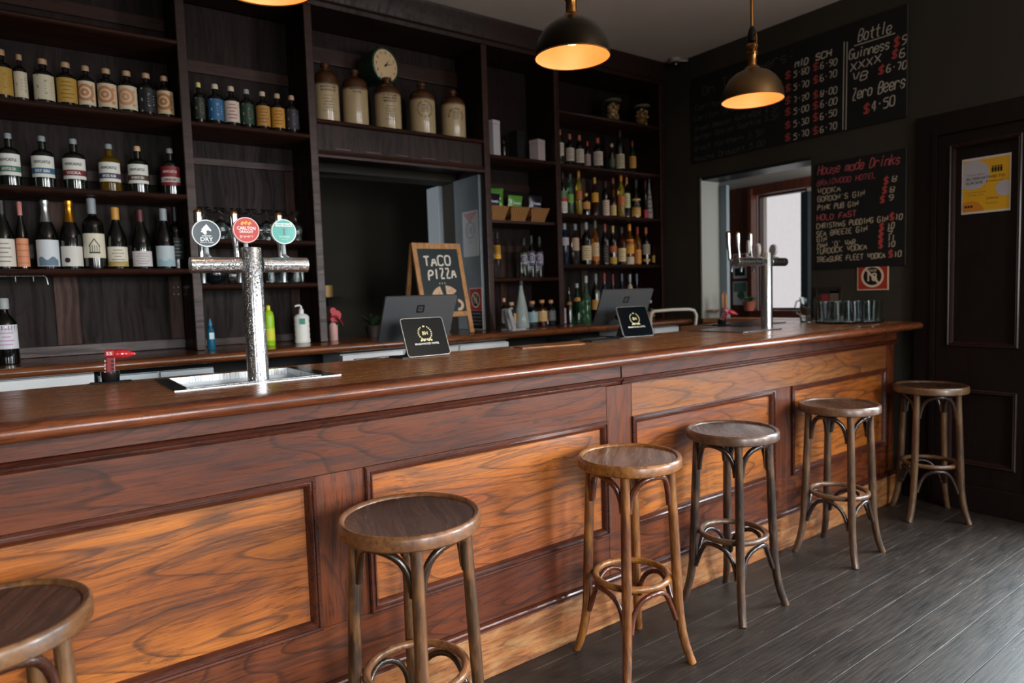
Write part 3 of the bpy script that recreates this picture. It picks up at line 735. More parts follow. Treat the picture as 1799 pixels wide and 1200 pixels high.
def bottle(label, group, pos, h, r, kind, glass, labs=(), cap=('c9a77c', 0), style=None, txt=None, turn=0.0, cat='bottle', capr=1.0, lit=None, name='bottle'):
    x, y, z = pos
    t = thing(name, label, cat, (x, y, z+.0005), facing(x, y)*.75+(-PI/2)*.25+turn, group)
    pf, c0, cr = PROF[kind]
    n = 24
    obj('glass_body', G().lathe([(a*r, b*h) for a, b in pf], n), GLS[glass], t, smooth=SM)
    if cap:
        col = cap[0]; cm = M(col, .45 if len(cap) < 3 else .25, metal=0 if len(cap) < 3 else .9)
        if kind == 'champ':
            f = cap[1] or .64
            pr = [(1.03*a*r, b*h) for a, b in pf if b >= f]
            pr = [(pr[0][0]*1.18, (pr[0][1]/h-.05)*h)] + pr
            obj('foil', G().lathe(pr, n), cm, t, smooth=SM)
        elif kind in ('burg', 'bord'):
            obj('foil', G().lathe([(cr*r*.98, c0*h if kind == 'bord' else .80*h), (cr*r, .82*h), (cr*r*1.02, .992*h), (cr*r*.8, 1.003*h)], n), cm, t, smooth=SM)
        else:
            obj('stopper', G().lathe([(cr*r*capr*.96, (c0-.004)*h), (cr*r*capr, (c0+.01)*h), (cr*r*capr, .985*h), (cr*r*capr*.85, h)], n), cm, t, smooth=SM)
    first = None
    for i, (f0, f1, col, *sp_) in enumerate(labs):
        span = sp_[0] if sp_ else 1.15
        rr = [r]
        def rad(f):
            for k in range(len(pf)-1):
                if pf[k][1] <= f <= pf[k+1][1] and pf[k+1][1] > pf[k][1]:
                    u = (f-pf[k][1])/(pf[k+1][1]-pf[k][1]); return r*(pf[k][0]*(1-u)+pf[k+1][0]*u)
            return r
        off = .0006+.0003*i; v = []; f_ = []; m_ = 20; rows = 4 if kind in ('cone',) else 1
        for q in range(rows+1):
            ff = f0+(f1-f0)*q/rows
            for k in range(m_+1):
                a = -span+2*span*k/m_
                v.append(((rad(ff)+off)*math.cos(a), (rad(ff)+off)*math.sin(a), ff*h))
        for q in range(rows):
            for k in range(m_): f_.append((q*(m_+1)+k, q*(m_+1)+k+1, (q+1)*(m_+1)+k+1, (q+1)*(m_+1)+k))
        o = obj('label', G().add(v, f_), M(col, .55), t, smooth=SM)
        if first is None: first = (o, f0, f1, col)
    def on(a, b, lift=.0018):  # a metres to the right seen from the front, b metres up
        return ((r+lift)*math.cos(a/r), (r+lift)*math.sin(a/r), b)
    if first and style:
        o, f0, f1, col = first; z0, z1 = f0*h, f1*h; H = z1-z0; g = G(); ink = style[1]
        if style[0] == 'diamond':
            for bz in (z0+.25*H, z0+.75*H):
                for s0 in (-1,):
                    for (w1, w2) in ((.26*H, .20*H),):
                        P = [(0, w1), (w1*1.3, 0), (0, -w1), (-w1*1.3, 0)]; Q = [(0, w2), (w2*1.3, 0), (0, -w2), (-w2*1.3, 0)]
                        cx = -.62*r
                        v = [on(cx+a, bz+b) for a, b in P]+[on(cx+a, bz+b) for a, b in Q]
                        g.add(v, [(i, (i+1) % 4, 4+(i+1) % 4, 4+i) for i in range(4)])
            for k in range(4): bz = z0+H*(.3+.12*k); g.add([on(.05*r, bz), on(.75*r, bz), on(.75*r, bz+.03*H), on(.05*r, bz+.03*H)], [(0, 1, 2, 3)])
        elif style[0] == 'circle':
            ring2(g, -.25*r, z0+.52*H, .24*H, .36*H, lambda a, b: on(a, b), 24); ring2(g, -.25*r, z0+.52*H, .06*H, .16*H, lambda a, b: on(a, b), 16)
            for s0 in (.2, .75): g.add([on(.35*r, z0+H*s0), on(.6*r, z0+H*(s0+.09)), on(.85*r, z0+H*s0), on(.6*r, z0+H*(s0-.09))], [(0, 1, 2, 3)])
        elif style[0] == 'dots':
            for a_ in range(-3, 4):
                for b_ in range(4):
                    ca, cb = a_*.3*r+(b_ % 2)*.12*r, z0+H*(.13+.22*b_)
                    g.add([on(ca+q[0], cb+q[1]) for q in disc(0, 0, .0022, 8)], [tuple(range(8))])
        elif style[0] == 'house':
            c = z0+.5*H; w = .5*r
            for k in range(-6, 6):
                u0, u1 = k/6, (k+1)/6; zz = lambda u: c+.30*H*(1-abs(u))
                g.add([on(u0*w, zz(u0)-.07*H), on(u1*w, zz(u1)-.07*H), on(u1*w, zz(u1)), on(u0*w, zz(u0))], [(0, 1, 2, 3)])
                g.add([on(u0*w, c-.32*H), on(u1*w, c-.32*H), on(u1*w, c-.26*H), on(u0*w, c-.26*H)], [(0, 1, 2, 3)])
            for q in (-.8, -.4, 0, .4, .8): g.add([on(q*w-.0012, c-.28*H), on(q*w+.0018, c-.28*H), on(q*w+.0018, c+.02*H), on(q*w-.0012, c+.02*H)], [(0, 1, 2, 3)])
        elif style[0] == 'wave':
            P = [(-.9*r, z0+.02*H)]+[(-.9*r+1.8*r*k/10, z0+H*(.3+.07*math.sin(k*1.1))) for k in range(11)]+[(.9*r, z0+.02*H)]
            for k in range(1, 11): g.add([on(P[k][0], z0+.02*H), on(P[k+1][0], z0+.02*H), on(*P[k+1]), on(*P[k])], [(0, 1, 2, 3)])
        elif style[0] == 'lines':
            for k in range(5):
                w = (.5, .65, .35, .6, .45)[k]*r; bz = z0+H*(.16+.16*k)
                [g.add([on(w*(q/4-1), bz), on(w*((q+1)/4-1), bz), on(w*((q+1)/4-1), bz+.045*H), on(w*(q/4-1), bz+.045*H)], [(0, 1, 2, 3)]) for q in range(8)]
        elif style[0] == 'spot':
            ca, cb = style[2]*r, z0+style[3]*H; g.add([on(ca+q[0], cb+q[1]) for q in disc(0, 0, .13*H, 14)], [tuple(range(14))])
        if g.v: obj('label_print', g, M(ink, .6), t)
    if txt:
        for ti in txt:
            s, f, hh, col = ti[:4]; wf = ti[4] if len(ti) > 4 else 1.5
            g = G(); put_text(g, s, wf*r, hh*h, lambda a, b: on(a, b, .0024), 0, f*h, bold=True)
            obj('label_writing', g, M(col, .6), t)
    if lit:  # coloured liquid seen through the base
        obj('liquid', G().lathe([(.86*r, .012*h), (.93*r, .03*h), (.93*r, lit[1]*h)], 20), M(lit[0], .1, trans=.6, ior=1.3), t, smooth=SM)
    return t
def place(px, py_top, w, z, Y):
    """real position and size of a bottle standing at depth Y on a shelf at height z"""
    b = at(px, 400, y=Y)
    for _ in range(4):
        # follow the tilt of the camera: use the pixel row of the foot
        q = (Vector((b.x, Y, z))-CAM); py = CYP-F_PX*q.dot(U2)/q.dot(fw); pm = (py+py_top)/2; b = at(px, pm, y=Y)
    d = depth((b.x, Y, z)); r = w/2*d/F_PX/1.02/math.sqrt(1+((px-CXP)/F_PX)**2)
    tp = at(px, py_top, y=Y); x = b.x
    for i in range(5):          # keep clear of the dividers
        if POSTS[i] < x < POSTS[i+1]: x = min(max(x, POSTS[i]+.0265+r), POSTS[i+1]-.0265-r)
    for (x2, y2, z2, r2) in PLACED:
        if abs(z2-z) < .01:
            dd = math.hypot(x2-x, y2-Y)
            if dd < r+r2+.002 and dd > r2+.55*r: r = dd-r2-.002
            elif dd <= r2+.55*r: Y = y2+math.sqrt(max(0, (r+r2+.003)**2-(x2-x)**2))
    PLACED.append((x, Y, z, r))
    return (x, Y, z), tp.z-z, r
PLACED = []
CRM = 'c9bfa4'
ORD = ['leftmost', 'second from left', 'third from left', 'fourth from left', 'fifth from left', 'sixth from left', 'seventh from left', 'eighth from left', 'rightmost']
rowA = [(3, 88, 40, 'b08a3a', 'diamond', '8a6420', 'squat bottle with gold label cut by the left edge, top left shelf'),
 (36, 97, 41, CRM, 'diamond', '6d6558', 'squat bottle with cream label next to the edge-cut gold one, top left shelf'),
 (77, 105, 39, CRM, 'diamond', '6d6558', 'squat bottle with cream diamond label just left of the gold one, top left shelf'),
 (117, 111, 38, 'b08a3a', 'lines', '8a6420', 'squat bottle with full gold label between cream labels, top left shelf'),
 (152, 117, 36, CRM, 'circle', 'b8794c', 'squat cream and orange label bottle right beside the gold one, top left shelf'),
 (188, 122, 36, 'cbb79b', 'circle', 'b8794c', 'middle of three squat cream and orange label bottles, top left shelf'),
 (224, 126, 35, CRM, 'circle', 'c98a5c', 'squat cream and orange label bottle just left of the black one, top left shelf'),
 (258, 130, 34, '17171b', 'diamond', 'a9a9ad', 'squat bottle with black label and white diamonds, top left shelf'),
 (290, 135, 33, 'c2ab87', 'circle', 'a06a3c', 'squat bottle with tan label at the right end, top left shelf')]
for px, yt, w, lc, st, ink, lab in rowA:
    p, h, r = place(px, yt, w, 2.395, 4.02+.03)
    bottle(lab, 'squat bottles on the top left shelf', p, h, r, 'apoth', 'drk', [(.10, .66-.03, lc, 1.25)], ('b08d6b', 0), (st, ink), capr=.95)
rowB = [(17, 235, 42, 'd5d6cd', 'BATHTUB GIN', '3f6a55', 'clear', 0, 'gin bottle with white label and green band, on the second shelf down'),
 (76, 240, 43, 'd5d6cd', 'DRY GIN', '35607c', 'clear', 0, 'gin bottle with white label and blue band, on the second shelf down'),
 (131, 245, 43, 'd5d6cd', 'VODKA', '6d2224', 'clear', 0, 'vodka bottle with white label and dark red band, second shelf down'),
 (193, 254, 40, 'd5d6cd', 'SPICED RUM', '3d3a52', 'clear', 1, 'bottle with purple grey band glowing yellow at its base, second shelf'),
 (243, 258, 38, 'd5d6cd', 'WHISKEY GIN', '4a3328', 'cork', 0, 'white label bottle with cork stopper left of the red label one'),
 (300, 262, 36, '7d1f27', 'SHIRAZ GIN', 'b9b4ae', 'clear', 0, 'bottle with red label at the right end of the second shelf')]
for px, yt, w, lc, t2, band, st, yl, lab in rowB:
    p, h, r = place(px, yt, w, 1.99, 4.05)
    LASTB = bottle(lab, 'gin bottles on the second left shelf', p, h, r, 'gin', 'dgr' if not yl else 'dam', [(.20, .60, lc, 1.25), (.265, .375, band, 1.25)],
           ('8b9496' if st == 'clear' else 'c8a276', 0), None, [('NEWCASTLE', .46, .052, '20242a' if lc != '7d1f27' else 'd8c8c0', 1.45), (t2, .292, .05, 'e6e2d8' if band != 'b9b4ae' else '5a2226', 1.2)], capr=.95, lit=None, turn=-.15)
rowC = [(5, 352, 42, 'burg', 'd2ccc0', 'lines', '8a8178', '10100e', .44, 'wine bottle with cream label cut by the left edge, third shelf'),
 (38, 355, 41, 'burg', 'd08a62', 'dots', '8a2a22', 'c07a72', .46, 'wine bottle with pink foil and dotted orange pink label'),
 (82, 351, 42, 'champ', 'c9cfd2', 'wave', '5f7688', 'aeb3b6', .42, 'sparkling wine with silver foil and pale label with blue hill'),
 (124, 352, 40, 'champ', 'cdc9c2', 'spot', '2b2226', 'c08424', .33, 'sparkling wine with gold foil and plain white label'),
 (164, 349, 40, 'bord', 'd6cfb8', 'house', '3a3a34', '8e959c', .50, 'red wine with blue grey wax top and house drawing on its label'),
 (205, 365, 37, 'burg', 'd8d2c0', 'lines', '8a8468', 'c9903c', .36, 'wine bottle with gold screw cap and cream label with gold foot'),
 (248, 369, 36, 'burg', 'cfcac8', 'lines', '9a9492', '4a1a1c', .30, 'wine bottle with dark red cap and low white label'),
 (289, 367, 34, 'burg', 'b9c6c9', 'wave', '8fb2bb', '8e979c', .38, 'wine bottle with silver cap and pale blue label'),
 (318, 362, 28, 'bord', '1c2422', 'lines', '7a8480', '161616', .5, 'dark bottle with black label beside the tall post, third shelf')]
for px, yt, w, kind, lc, st, ink, foil, top_, lab in rowC:
    p, h, r = place(px, yt, w, 1.592, 4.05)
    lo = .045 if kind != 'bord' else .16
    bottle(lab, 'wine bottles on the third left shelf', p, h, r, kind, 'drk', [(lo, top_, lc, 1.3)] + ([(lo, lo+.08, 'b59a52', 1.3)] if px == 205 else []), (foil, 0, 1) if kind == 'champ' else (foil, 0),
           (st, ink, -.45, .3) if st == 'spot' else (st, ink))
p, h, r = place(10, 524, 46, BT, 3.93)
bottle('dark bottle with pink printed white label on the back counter, far left', None, p, h, r, 'spirit', 'drk', [(.24, .60, 'c9cbd0', 1.2)], ('9aa0a2', 0), ('lines', 'b98ab0'), capr=1.2)
rowD = [(350, 146, 21, 'drk', '26302a', 'a08a3c', 'd8c878', 'small dark bottle with gold diamonds, nearest the post on the upper shelf'),
 (379, 149, 29, 'drk', '2f5f86', 'a9c4d4', 'cdbfa8', 'small bottle with blue label and white diamonds on the upper shelf'),
 (407, 153, 28, 'drk', 'c9b8aa', '9a4a48', 'd0b8a0', 'small bottle with pinkish cream label on the upper shelf'),
 (434, 158, 25, 'drk', '1d3a30', 'b09040', '9a9ea0', 'small bottle with dark green label and gold diamonds on the upper shelf'),
 (462, 162, 26, 'drk', 'b07f3a', '7a5220', 'cdb39a', 'small bottle with wide orange gold label, fifth on the upper shelf'),
 (488, 166, 25, 'drk', 'c28a32', '7a5220', 'bfa880', 'small bottle with brighter orange label, right of the orange gold one'),
 (513, 169, 25, 'drk', '2e2833', '8a8478', 'c79a80', 'small bottle with purple black label at the right end, upper shelf')]
for px, yt, w, gl_, lc, ink, capc, lab in rowD:
    p, h, r = place(px, yt, w, 2.387, 4.04)
    bottle(lab, 'small bottles on the upper shelf of the second bay', p, h, r, 'apoth', gl_, [(.12, .62, lc, 1.25)], (capc, 0), ('diamond' if lc[0] in '12' else 'lines', ink), capr=.9)
# bay four
for px, yt, w, lab in ((867, 408, 11, 'clear slim bottle with yellow label, half hidden by the post'), (874, 408, 13, 'clear slim bottle with yellow label and dark cap on the small shelf')):
    p, h, r = place(px, yt, w, 1.515, 4.03 if px == 874 else 4.08)
    bottle(lab, 'slim bottles on the small shelf', p, h, r, 'slim', 'clr', [(.42, .74-.03, 'e0a526', 1.4)], ('23282c', 0), ('lines', 'a8761a'))
for px, yt, w, cc, lc, lab in ((921, 418, 12, '2a2f2c', '4f5a45', 'greenish slim clear bottle left of the two purple label ones'), (934, 414, 13, '3a3f42', '4a4660', 'slim clear bottle with purple grey label, left of the pair'), (948, 416, 13, '3a3f42', '574a66', 'slim clear bottle with purple grey label, right of the pair')):
    p, h, r = place(px, yt, w, 1.515, 4.05)
    bottle(lab, 'slim bottles on the small shelf', p, h, r, 'spirit', 'clr', [(.30, .62, lc, 1.3)], (cc, 0), ('circle', '9c96a8'))
cnt = [(886, 524, 11, 'apoth', 'clr', 'd6d6d2', 'cf9a80', 3.98, 'tiny white label bottle with pink cork behind the card terminal'),
 (899, 531, 22, 'apoth', 'clr', 'd89a3c', 'c9a27c', 3.93, 'small clear bottle with orange label beside the card terminal'),
 (916, 493, 27, 'cone', 'fro', None, '2a3038', 3.93, 'tall clear cone shaped bottle on the back counter'),
 (935, 529, 20, 'apoth', 'clr', '8fb0b8', 'c28c62', 3.97, 'small corked bottle with pale blue label on the back counter'),
 (952, 527, 19, 'apoth', 'brn', 'dcae6a', 'c28c62', 3.99, 'small corked bottle with orange cream label on the back counter'),
 (968, 527, 17, 'apoth', 'clr', '5d5f60', 'c28c62', 4.0, 'small corked bottle with grey label beside the white post')]
for px, yt, w, kind, gl_, lc, cc, Y, lab in cnt:
    p, h, r = place(px, yt, w, BT, Y)
    bottle(lab, 'small bottles on the back counter', p, h, r, kind, gl_, [(.2, .58, lc, 1.3)] if lc else [], (cc, 0), ('lines', '8a8a80') if lc else None, capr=1.1)
# bay five: (px, top, width, kind, glass, label colour, label span, cap, ink, description)
def row5(rows, z, Y, group):
    for px, yt, w, kind, gl_, lb, cc, lab in rows:
        p, h, r = place(px, yt, w, z, 4.0 if px < 985 else Y)
        bottle(lab, group, p, h, r, kind, gl_, lb, (cc, 0), ('lines', '6a5a48') if lb else None)
W1 = 'c3b6a8'
row5([(982, 228, 15, 'spirit', 'dgr', [(.22, .60, W1, 1.3)], 'b06a48', 'white label bottle with copper cap at the left end of the high far shelf'),
 (1001, 236, 16, 'spirit', 'drk', [(.16, .56, W1, 1.3)], 'b06a48', 'white label bottle with copper cap, second on the high far shelf'),
 (1018, 238, 16, 'spirit', 'drk', [(.14, .56, W1, 1.3)], 'c06a48', 'white label bottle with copper cap, third on the high far shelf'),
 (1032, 249, 11, 'spirit', 'drk', [(.10, .52, 'a58f8a', 1.3)], 'c0504a', 'smaller dark bottle with pinkish label and red top, high far shelf'),
 (1050, 243, 18, 'spirit', 'drk', [(.12, .56, W1, 1.3)], 'b05a48', 'wide bottle with white label beside the gap on the high far shelf'),
 (1075, 253, 12, 'apoth', 'dgr', [(.15, .45, '3d4b3a', 1.2)], 'c9b09a', 'green bottle with pale cork on the high far shelf'),
 (1089, 229, 16, 'spirit', 'dgr', [(.08, .42, 'b5a88a', 1.3)], '3a2220', 'tallest bottle, cream label, on the high far shelf'),
 (1111, 248, 13, 'spirit', 'grn', [(.16, .52, 'c98a3c', 1.3)], '7a2a20', 'bottle with orange label at the right of the high far shelf')], 2.388, 4.06, 'bottles on the high far shelf')
row5([(989, 303, 15, 'spirit', 'dgr', [(.04, .30, 'd6c9c0', 1.3), (.30, .38, 'a82a22', 1.3), (.38, .55, '5f7a52', 1.3)], '2a2422', 'green bottle with red banded label against the post, middle far shelf'),
 (1002, 306, 11, 'slim', 'lgrn', [(.3, .5, '7fb04a', 1.2)], '4a5a50', 'slim glowing green bottle on the middle far shelf'),
 (1017, 301, 11, 'slim', 'yel', [(.36, .55, 'c9702c', 1.2)], 'd29a4a', 'slim tall yellow bottle with amber ball top, left one, middle far shelf'),
 (1030, 340, 14, 'apoth', 'drk', [(.30, .80-.2, 'd99a4a', 1.3)], 'e0a83c', 'short dark bottle with orange label on the middle far shelf'),
 (1045, 312, 13, 'spirit', 'brn', [(.36, .60, 'd99a1e', 1.3)], 'd8a03c', 'brown bottle with golden label and cap, middle far shelf'),
 (1064, 318, 13, 'spirit', 'drk', [(.04, .46, 'cbb0a0', 1.2)], '4a1f20', 'black bottle with tall pink white label, middle far shelf'),
 (1077, 313, 11, 'slim', 'brn', [(.05, .3, 'd2b070', 1.2)], '8a4a30', 'thin brown bottle with cream foot label, middle far shelf'),
 (1091, 308, 12, 'slim', 'yel', [(.30, .50, 'c9602c', 1.2)], 'd88a2c', 'slim tall yellow bottle with amber top, right one, middle far shelf'),
 (1101, 312, 12, 'spirit', 'clr', [(.25, .60, 'bcc08a', 1.3)], 'c9822c', 'clear bottle with pale green label and orange cap, middle far shelf'),
 (1117, 316, 17, 'burg', 'drk', [(.06, .50, 'd09a4a', 1.3)], '23201c', 'broad dark bottle with orange label, middle far shelf'),
 (1134, 317, 8, 'spirit', 'drk', [(.04, .24, 'c8303a', 1.3)], '7a2420', 'small bottle glowing red at its base, middle far shelf'),
 (1148, 315, 11, 'cone', 'fro', [(.04, .72, 'aaa6a8', 1.5)], '5a5a5e', 'white cone shaped bottle at the right end, middle far shelf')], 2.008, 4.06, 'bottles on the middle far shelf')
row5([(992, 393, 15, 'slim', 'blu', [(.48, .66, 'b8aeb0', 1.3)], '98a0a8', 'clear and blue bottle against the post, lower far shelf'),
 (1011, 394, 13, 'slim', 'clr', [(.36, .66, 'c9a78c', 1.3)], '8c9294', 'clear bottle with peach label, second on the lower far shelf'),
 (1030, 391, 18, 'spirit', 'drk', [(.12, .45, 'd6bf94', 1.3)], '9aa0a0', 'wide dark bottle with cream label, lower far shelf'),
 (1046, 388, 13, 'spirit', 'amb', [(.20, .50, 'd6bc92', 1.3), (.1, .2, 'c9702c', 1.3)], '7a7a6a', 'amber bottle with cream and orange label, lower far shelf'),
 (1063, 394, 14, 'spirit', 'drk', [(.06, .48, '1a1a18', 1.3)], 'a04a40', 'square shouldered whiskey bottle with black label, lower far shelf'),
 (1077, 397, 13, 'spirit', 'drk', [(.04, .2, 'd0a030', 1.3), (.32, .48, 'b0552c', 1.3)], 'd6a860', 'dark bottle with slanting orange band and gold foot, lower far shelf'),
 (1092, 399, 15, 'spirit', 'brn', [(.10, .44, 'd6c08a', 1.3)], '3a3c30', 'brown bottle with large cream label, lower far shelf'),
 (1106, 394, 16, 'spirit', 'amb', [(.28, .62, 'd9962a', 1.3), (.02, .2, 'b8a68a', 1.3)], 'd08a2c', 'bottle with big golden yellow label, lower far shelf'),
 (1120, 399, 13, 'spirit', 'amb', [(.04, .40, 'cf7f2c', 1.3)], '9a2c24', 'orange label bottle with red cap, lower far shelf'),
 (1135, 400, 14, 'spirit', 'drk', [(.28, .55, 'a89a88', 1.3), (.1, .16, 'd0a040', 1.3)], 'c06a30', 'dark bottle with grey cream label, next to last on the lower far shelf'),
 (1150, 414, 12, 'spirit', 'brn', [(.1, .32, 'd0b060', 1.3)], 'c9a04a', 'small bottle with yellow foot label at the lower far shelf end')], 1.61, 4.06, 'bottles on the lower far shelf')
row5([(990, 523, 9, 'spirit', 'clr', [(.04, .60, 'c9b0b8', 1.4)], 'd0902c', 'small bottle with pink white label against the post on the back counter'),
 (1000, 505, 14, 'cone', 'dgr', [(.52, .60, 'c07a20', 1.3)], '3a2a1c', 'dark green tapered bottle behind the light green one, back counter'),
 (1014, 498, 21, 'cone', 'grn', [(.56, .64, 'd0902c', 1.5)], 'a9b0b0', 'green cone bottle with orange neck band, back counter'),
 (1030, 485, 16, 'ridge', 'lgrn', [], 'bfc6c6', 'pale green ridged bottle on the back counter'),
 (1047, 481, 16, 'spirit', 'drk', [(.26, .46, 'd09a4a', 1.3)], '8a8c8c', 'dark bottle with orange floral label left of the far tablet'),
 (1062, 480, 14, 'spirit', 'drk', [(.30, .46, 'd6b84a', 1.3)], 'a03a34', 'dark bottle with red capsule half behind the far tablet'),
 (1077, 482, 12, 'spirit', 'drk', [(.5, .6, '7a6a5a', 1.3)], '8a3034', 'dark bottle with maroon top behind the far tablet'),
 (1093, 481, 11, 'spirit', 'blu', [], '6a7078', 'bluish bottle with grey top behind the far tablet'),
 (1107, 482, 13, 'spirit', 'drk', [(.66, .78, 'd0c0a0', 1.3)], 'a0a4a4', 'dark bottle with cream neck label behind the far tablet'),
 (1119, 481, 11, 'spirit', 'drk', [], '5a6a80', 'dark bottle with blue grey top, right one behind the far tablet'),
 (1145, 527, 16, 'spirit', 'clr', [(.08, .36, 'b08058', 1.3)], 'b0b6b8', 'small clear bottle with tan label right of the far tablet'),
 (1158, 532, 9, 'spirit', 'red', [], '7a3a40', 'tiny reddish bottle in the corner right of the far tablet')], BT, 4.06, 'bottles on the back counter right')

# glass jars on the top far shelf
for px, lab in ((1077, 'left glass jar of corks on the highest far shelf'), (1128, 'right glass jar of corks on the highest far shelf')):
    x = at(px, 195, y=4.06).x
    t = thing('glass_jar', lab, 'jar', (x, 4.06, 2.7905), 0, 'glass jars of corks')
    obj('jar_body', G().lathe([(.055, 0), (.066, .01), (.066, .14), (.058, .155), (.058, .165), (.054, .165), (.054, .156), (.062, .14), (.062, .012), (.05, .008)], 24), M('e4e8e4', .03, trans=1, ior=1.12), t, smooth=SM)
    obj('lid', G().lathe([(.064, .166), (.07, .170), (.068, .184), (.03, .192)], 24), M('8a806c', .3, trans=.5), t, smooth=SM)
    for k in range(34):
        a = k*2.4; rr_ = random.uniform(.02, .046); zz = .016+.0038*k
        g = G().lathe([(.0105, -.015), (.0105, .015)], 8); g.xf(Matrix.Translation((rr_*math.cos(a), rr_*math.sin(a), zz)) @ Matrix.Rotation(random.uniform(0, 3), 4, 'X') @ Matrix.Rotation(random.uniform(0, 3), 4, 'Y'))
        co = obj('cork', g, M(random.choice(['d8a86c', 'c08850', 'ecca98']), .7), t, smooth=SM)

# stoneware jugs
jl = [(573, 112, 46, 'W.E. DOUST|MANUFACTURER|BRAIDWOOD', 'tall stoneware jug with close printed text, leftmost of the jugs'), (624, 124, 46, 'BRAIDWOOD|HOTEL', 'dark shouldered stoneware jug second from left, short printed text'),
      (681, 138, 48, 'W. WILLIAMS|WINE & SPIRIT|MERCHANT', 'stoneware jug with bold blue black writing directly below the clock'), (742, 147, 46, 'RING', 'stoneware jug with a round printed stamp right of the clock'),
      (796, 160, 44, 'RING2', 'stoneware jug with arched printed stamp at the right end')]
for px, yt, w, tx, lab in jl:
    p, h, r = place(px, yt, w, 2.486, 4.07)
    t = thing('stoneware_jug', lab, 'jug', (p[0], p[1], p[2]+.0005), facing(p[0], p[1])*.8-PI/2*.2+.12, 'stoneware jugs on the high shelf')
    s = h/.33
    pr = [(r*.96, 0), (r, .006), (r, .235*s), (r*.97, .248*s), (r*.80, .268*s), (r*.5, .283*s), (r*.30, .290*s), (r*.26, .300*s), (r*.27, .306*s), (r*.36, .309*s), (r*.38, .320*s), (r*.33, .329*s), (r*.2, .330*s)]
    mm = STONE
    obj('jug_body', G().lathe(pr, 40), mm, t, smooth=SM)
    on = lambda a, b: ((r+.0009)*math.cos(a/r), (r+.0009)*math.sin(a/r), b)
    g = G()
    if tx.startswith('RING'):
        cz = .15*s if tx == 'RING' else .14*s
        for k, chs in ((0, 'BRAIDWOOD WINE & SPIRIT STORE ' if tx == 'RING' else 'MALLAM & SONS GROCERS '),):
            n = len(chs)
            for i, ch in enumerate(chs):
                if ch == ' ': continue
                a = PI*.5-2*PI*i/n*(1 if tx == 'RING' else .62)+(0 if tx == 'RING' else 1.6)
                v, f, wd = text_geo(ch, True); hh = .011
                ca, sa = math.cos(a-PI/2), math.sin(a-PI/2); cx, cz2 = .045*math.cos(a), .045*math.sin(a)
                g.add([on(cx+(p_[0]-wd/2)*hh*ca-p_[1]*hh*sa, cz+cz2+(p_[0]-wd/2)*hh*sa+p_[1]*hh*ca) for p_ in v], f)
        for k, s_ in enumerate(('SMITH', '& SONS', 'BRAIDWOOD', 'N.S.W.')): put_text(g, s_, .045, .008, on, 0, cz+.022-.014*k, bold=True)
    else:
        for k, s_ in enumerate(tx.split('|')): put_text(g, s_, min(.1, .009*len(s_)+.012), .011, on, 0, (.20-.018*k)*s, bold=True)
        if px != 624:
            for k in range(6): put_text(g, ('FAMILY GROCER', 'IRONMONGER', 'DRAPER', 'AND GENERAL', 'STOREKEEPER', 'BRAIDWOOD')[k], .07 if k % 2 else .055, .007, on, 0, (.135-.016*k)*s)
    obj('printed_text', g, M('2c2a26', .6), t)

# wall clock above the jugs
cp = at(677, 115, y=4.09)
t = thing('wall_clock', 'round cream faced clock with green case above the jugs', 'clock', (cp.x, 4.09, cp.z), math.radians(16))
rotx = Matrix.Rotation(PI/2, 4, 'X')
obj('case', G().lathe([(.090, -.17), (.108, -.13), (.113, -.02), (.117, -.004), (.113, .006), (.104, .010), (.100, .004)], 40, capt=False).xf(rotx), M('27402e', .35, coat=.5), t, smooth=SM)
obj('face', G().lathe([(.1005, .0), (.1005, .003)], 40).xf(rotx), M('d2b48a', .5), t)
g = G()
for k in range(1, 13):
    a = PI/2-k*PI/6; v, f, wd = text_geo(str(k), True); hh = .017
    g.add([(.080*math.cos(a)+(p_[0]-wd/2)*hh, -.0042, .080*math.sin(a)-hh/2+p_[1]*hh) for p_ in v], f)
obj('numerals', g, M('2a1a12', .6), t)
for nm, a, L, w in (('hour_hand', PI/2-(1.2)*PI/6, .050, .006), ('minute_hand', PI/2-12.2*PI/30, .075, .004)):
    ca, sa = math.cos(a), math.sin(a)
    g = G().poly([(-.012*ca-w*sa, -.012*sa+w*ca), (-.012*ca+w*sa, -.012*sa-w*ca), (L*ca, L*sa)], .001, lambda p_, q_, h_: (p_, -.005-h_-(.001 if nm == 'minute_hand' else 0), q_))
    obj(nm, g, M('15100c', .5), t)
g = G().box(-.03, .03, .165, .205, -.03, .03); obj('bracket', g, WOOD_CAB, t)

# boxes in bay four
def pbox(label, px, yt, wpx, z, Y, col, rz=.25, dpt=None, name='gift_box'):
    p, h, r = place(px, yt, wpx, z, Y); w = r*1.55
    t = thing(name, label, 'box', (p[0], p[1], p[2]+.0005), rz)
    obj('carton', G().box(-w/2, w/2, -w/2, w/2, 0, h-.03), M(col, .5), t, bevel=.002)
    obj('lid', G().box(-w/2-.001, w/2+.001, -w/2-.001, w/2+.001, h-.029, h), M(col, .5), t, bevel=.002)
pbox('tall white gift box on the shelf above the snack baskets', 866, 213, 24, 2.392, 4.05, 'c3bcc0')
pbox('short white box right of the dark boxes on the same shelf', 944, 247, 26, 2.392, 4.07, 'b6a6a6')
pbox('dark tall carton between the white boxes', 908, 232, 26, 2.392, 4.1, '15171a')
p, h, r = place(885, 248, 12, 2.392, 4.07)
bottle('small dark jar between the tall white box and the dark carton', None, p, h, r, 'apoth', 'dgr', [], ('1a1c1c', 0), name='dark_jar', cat='jar')

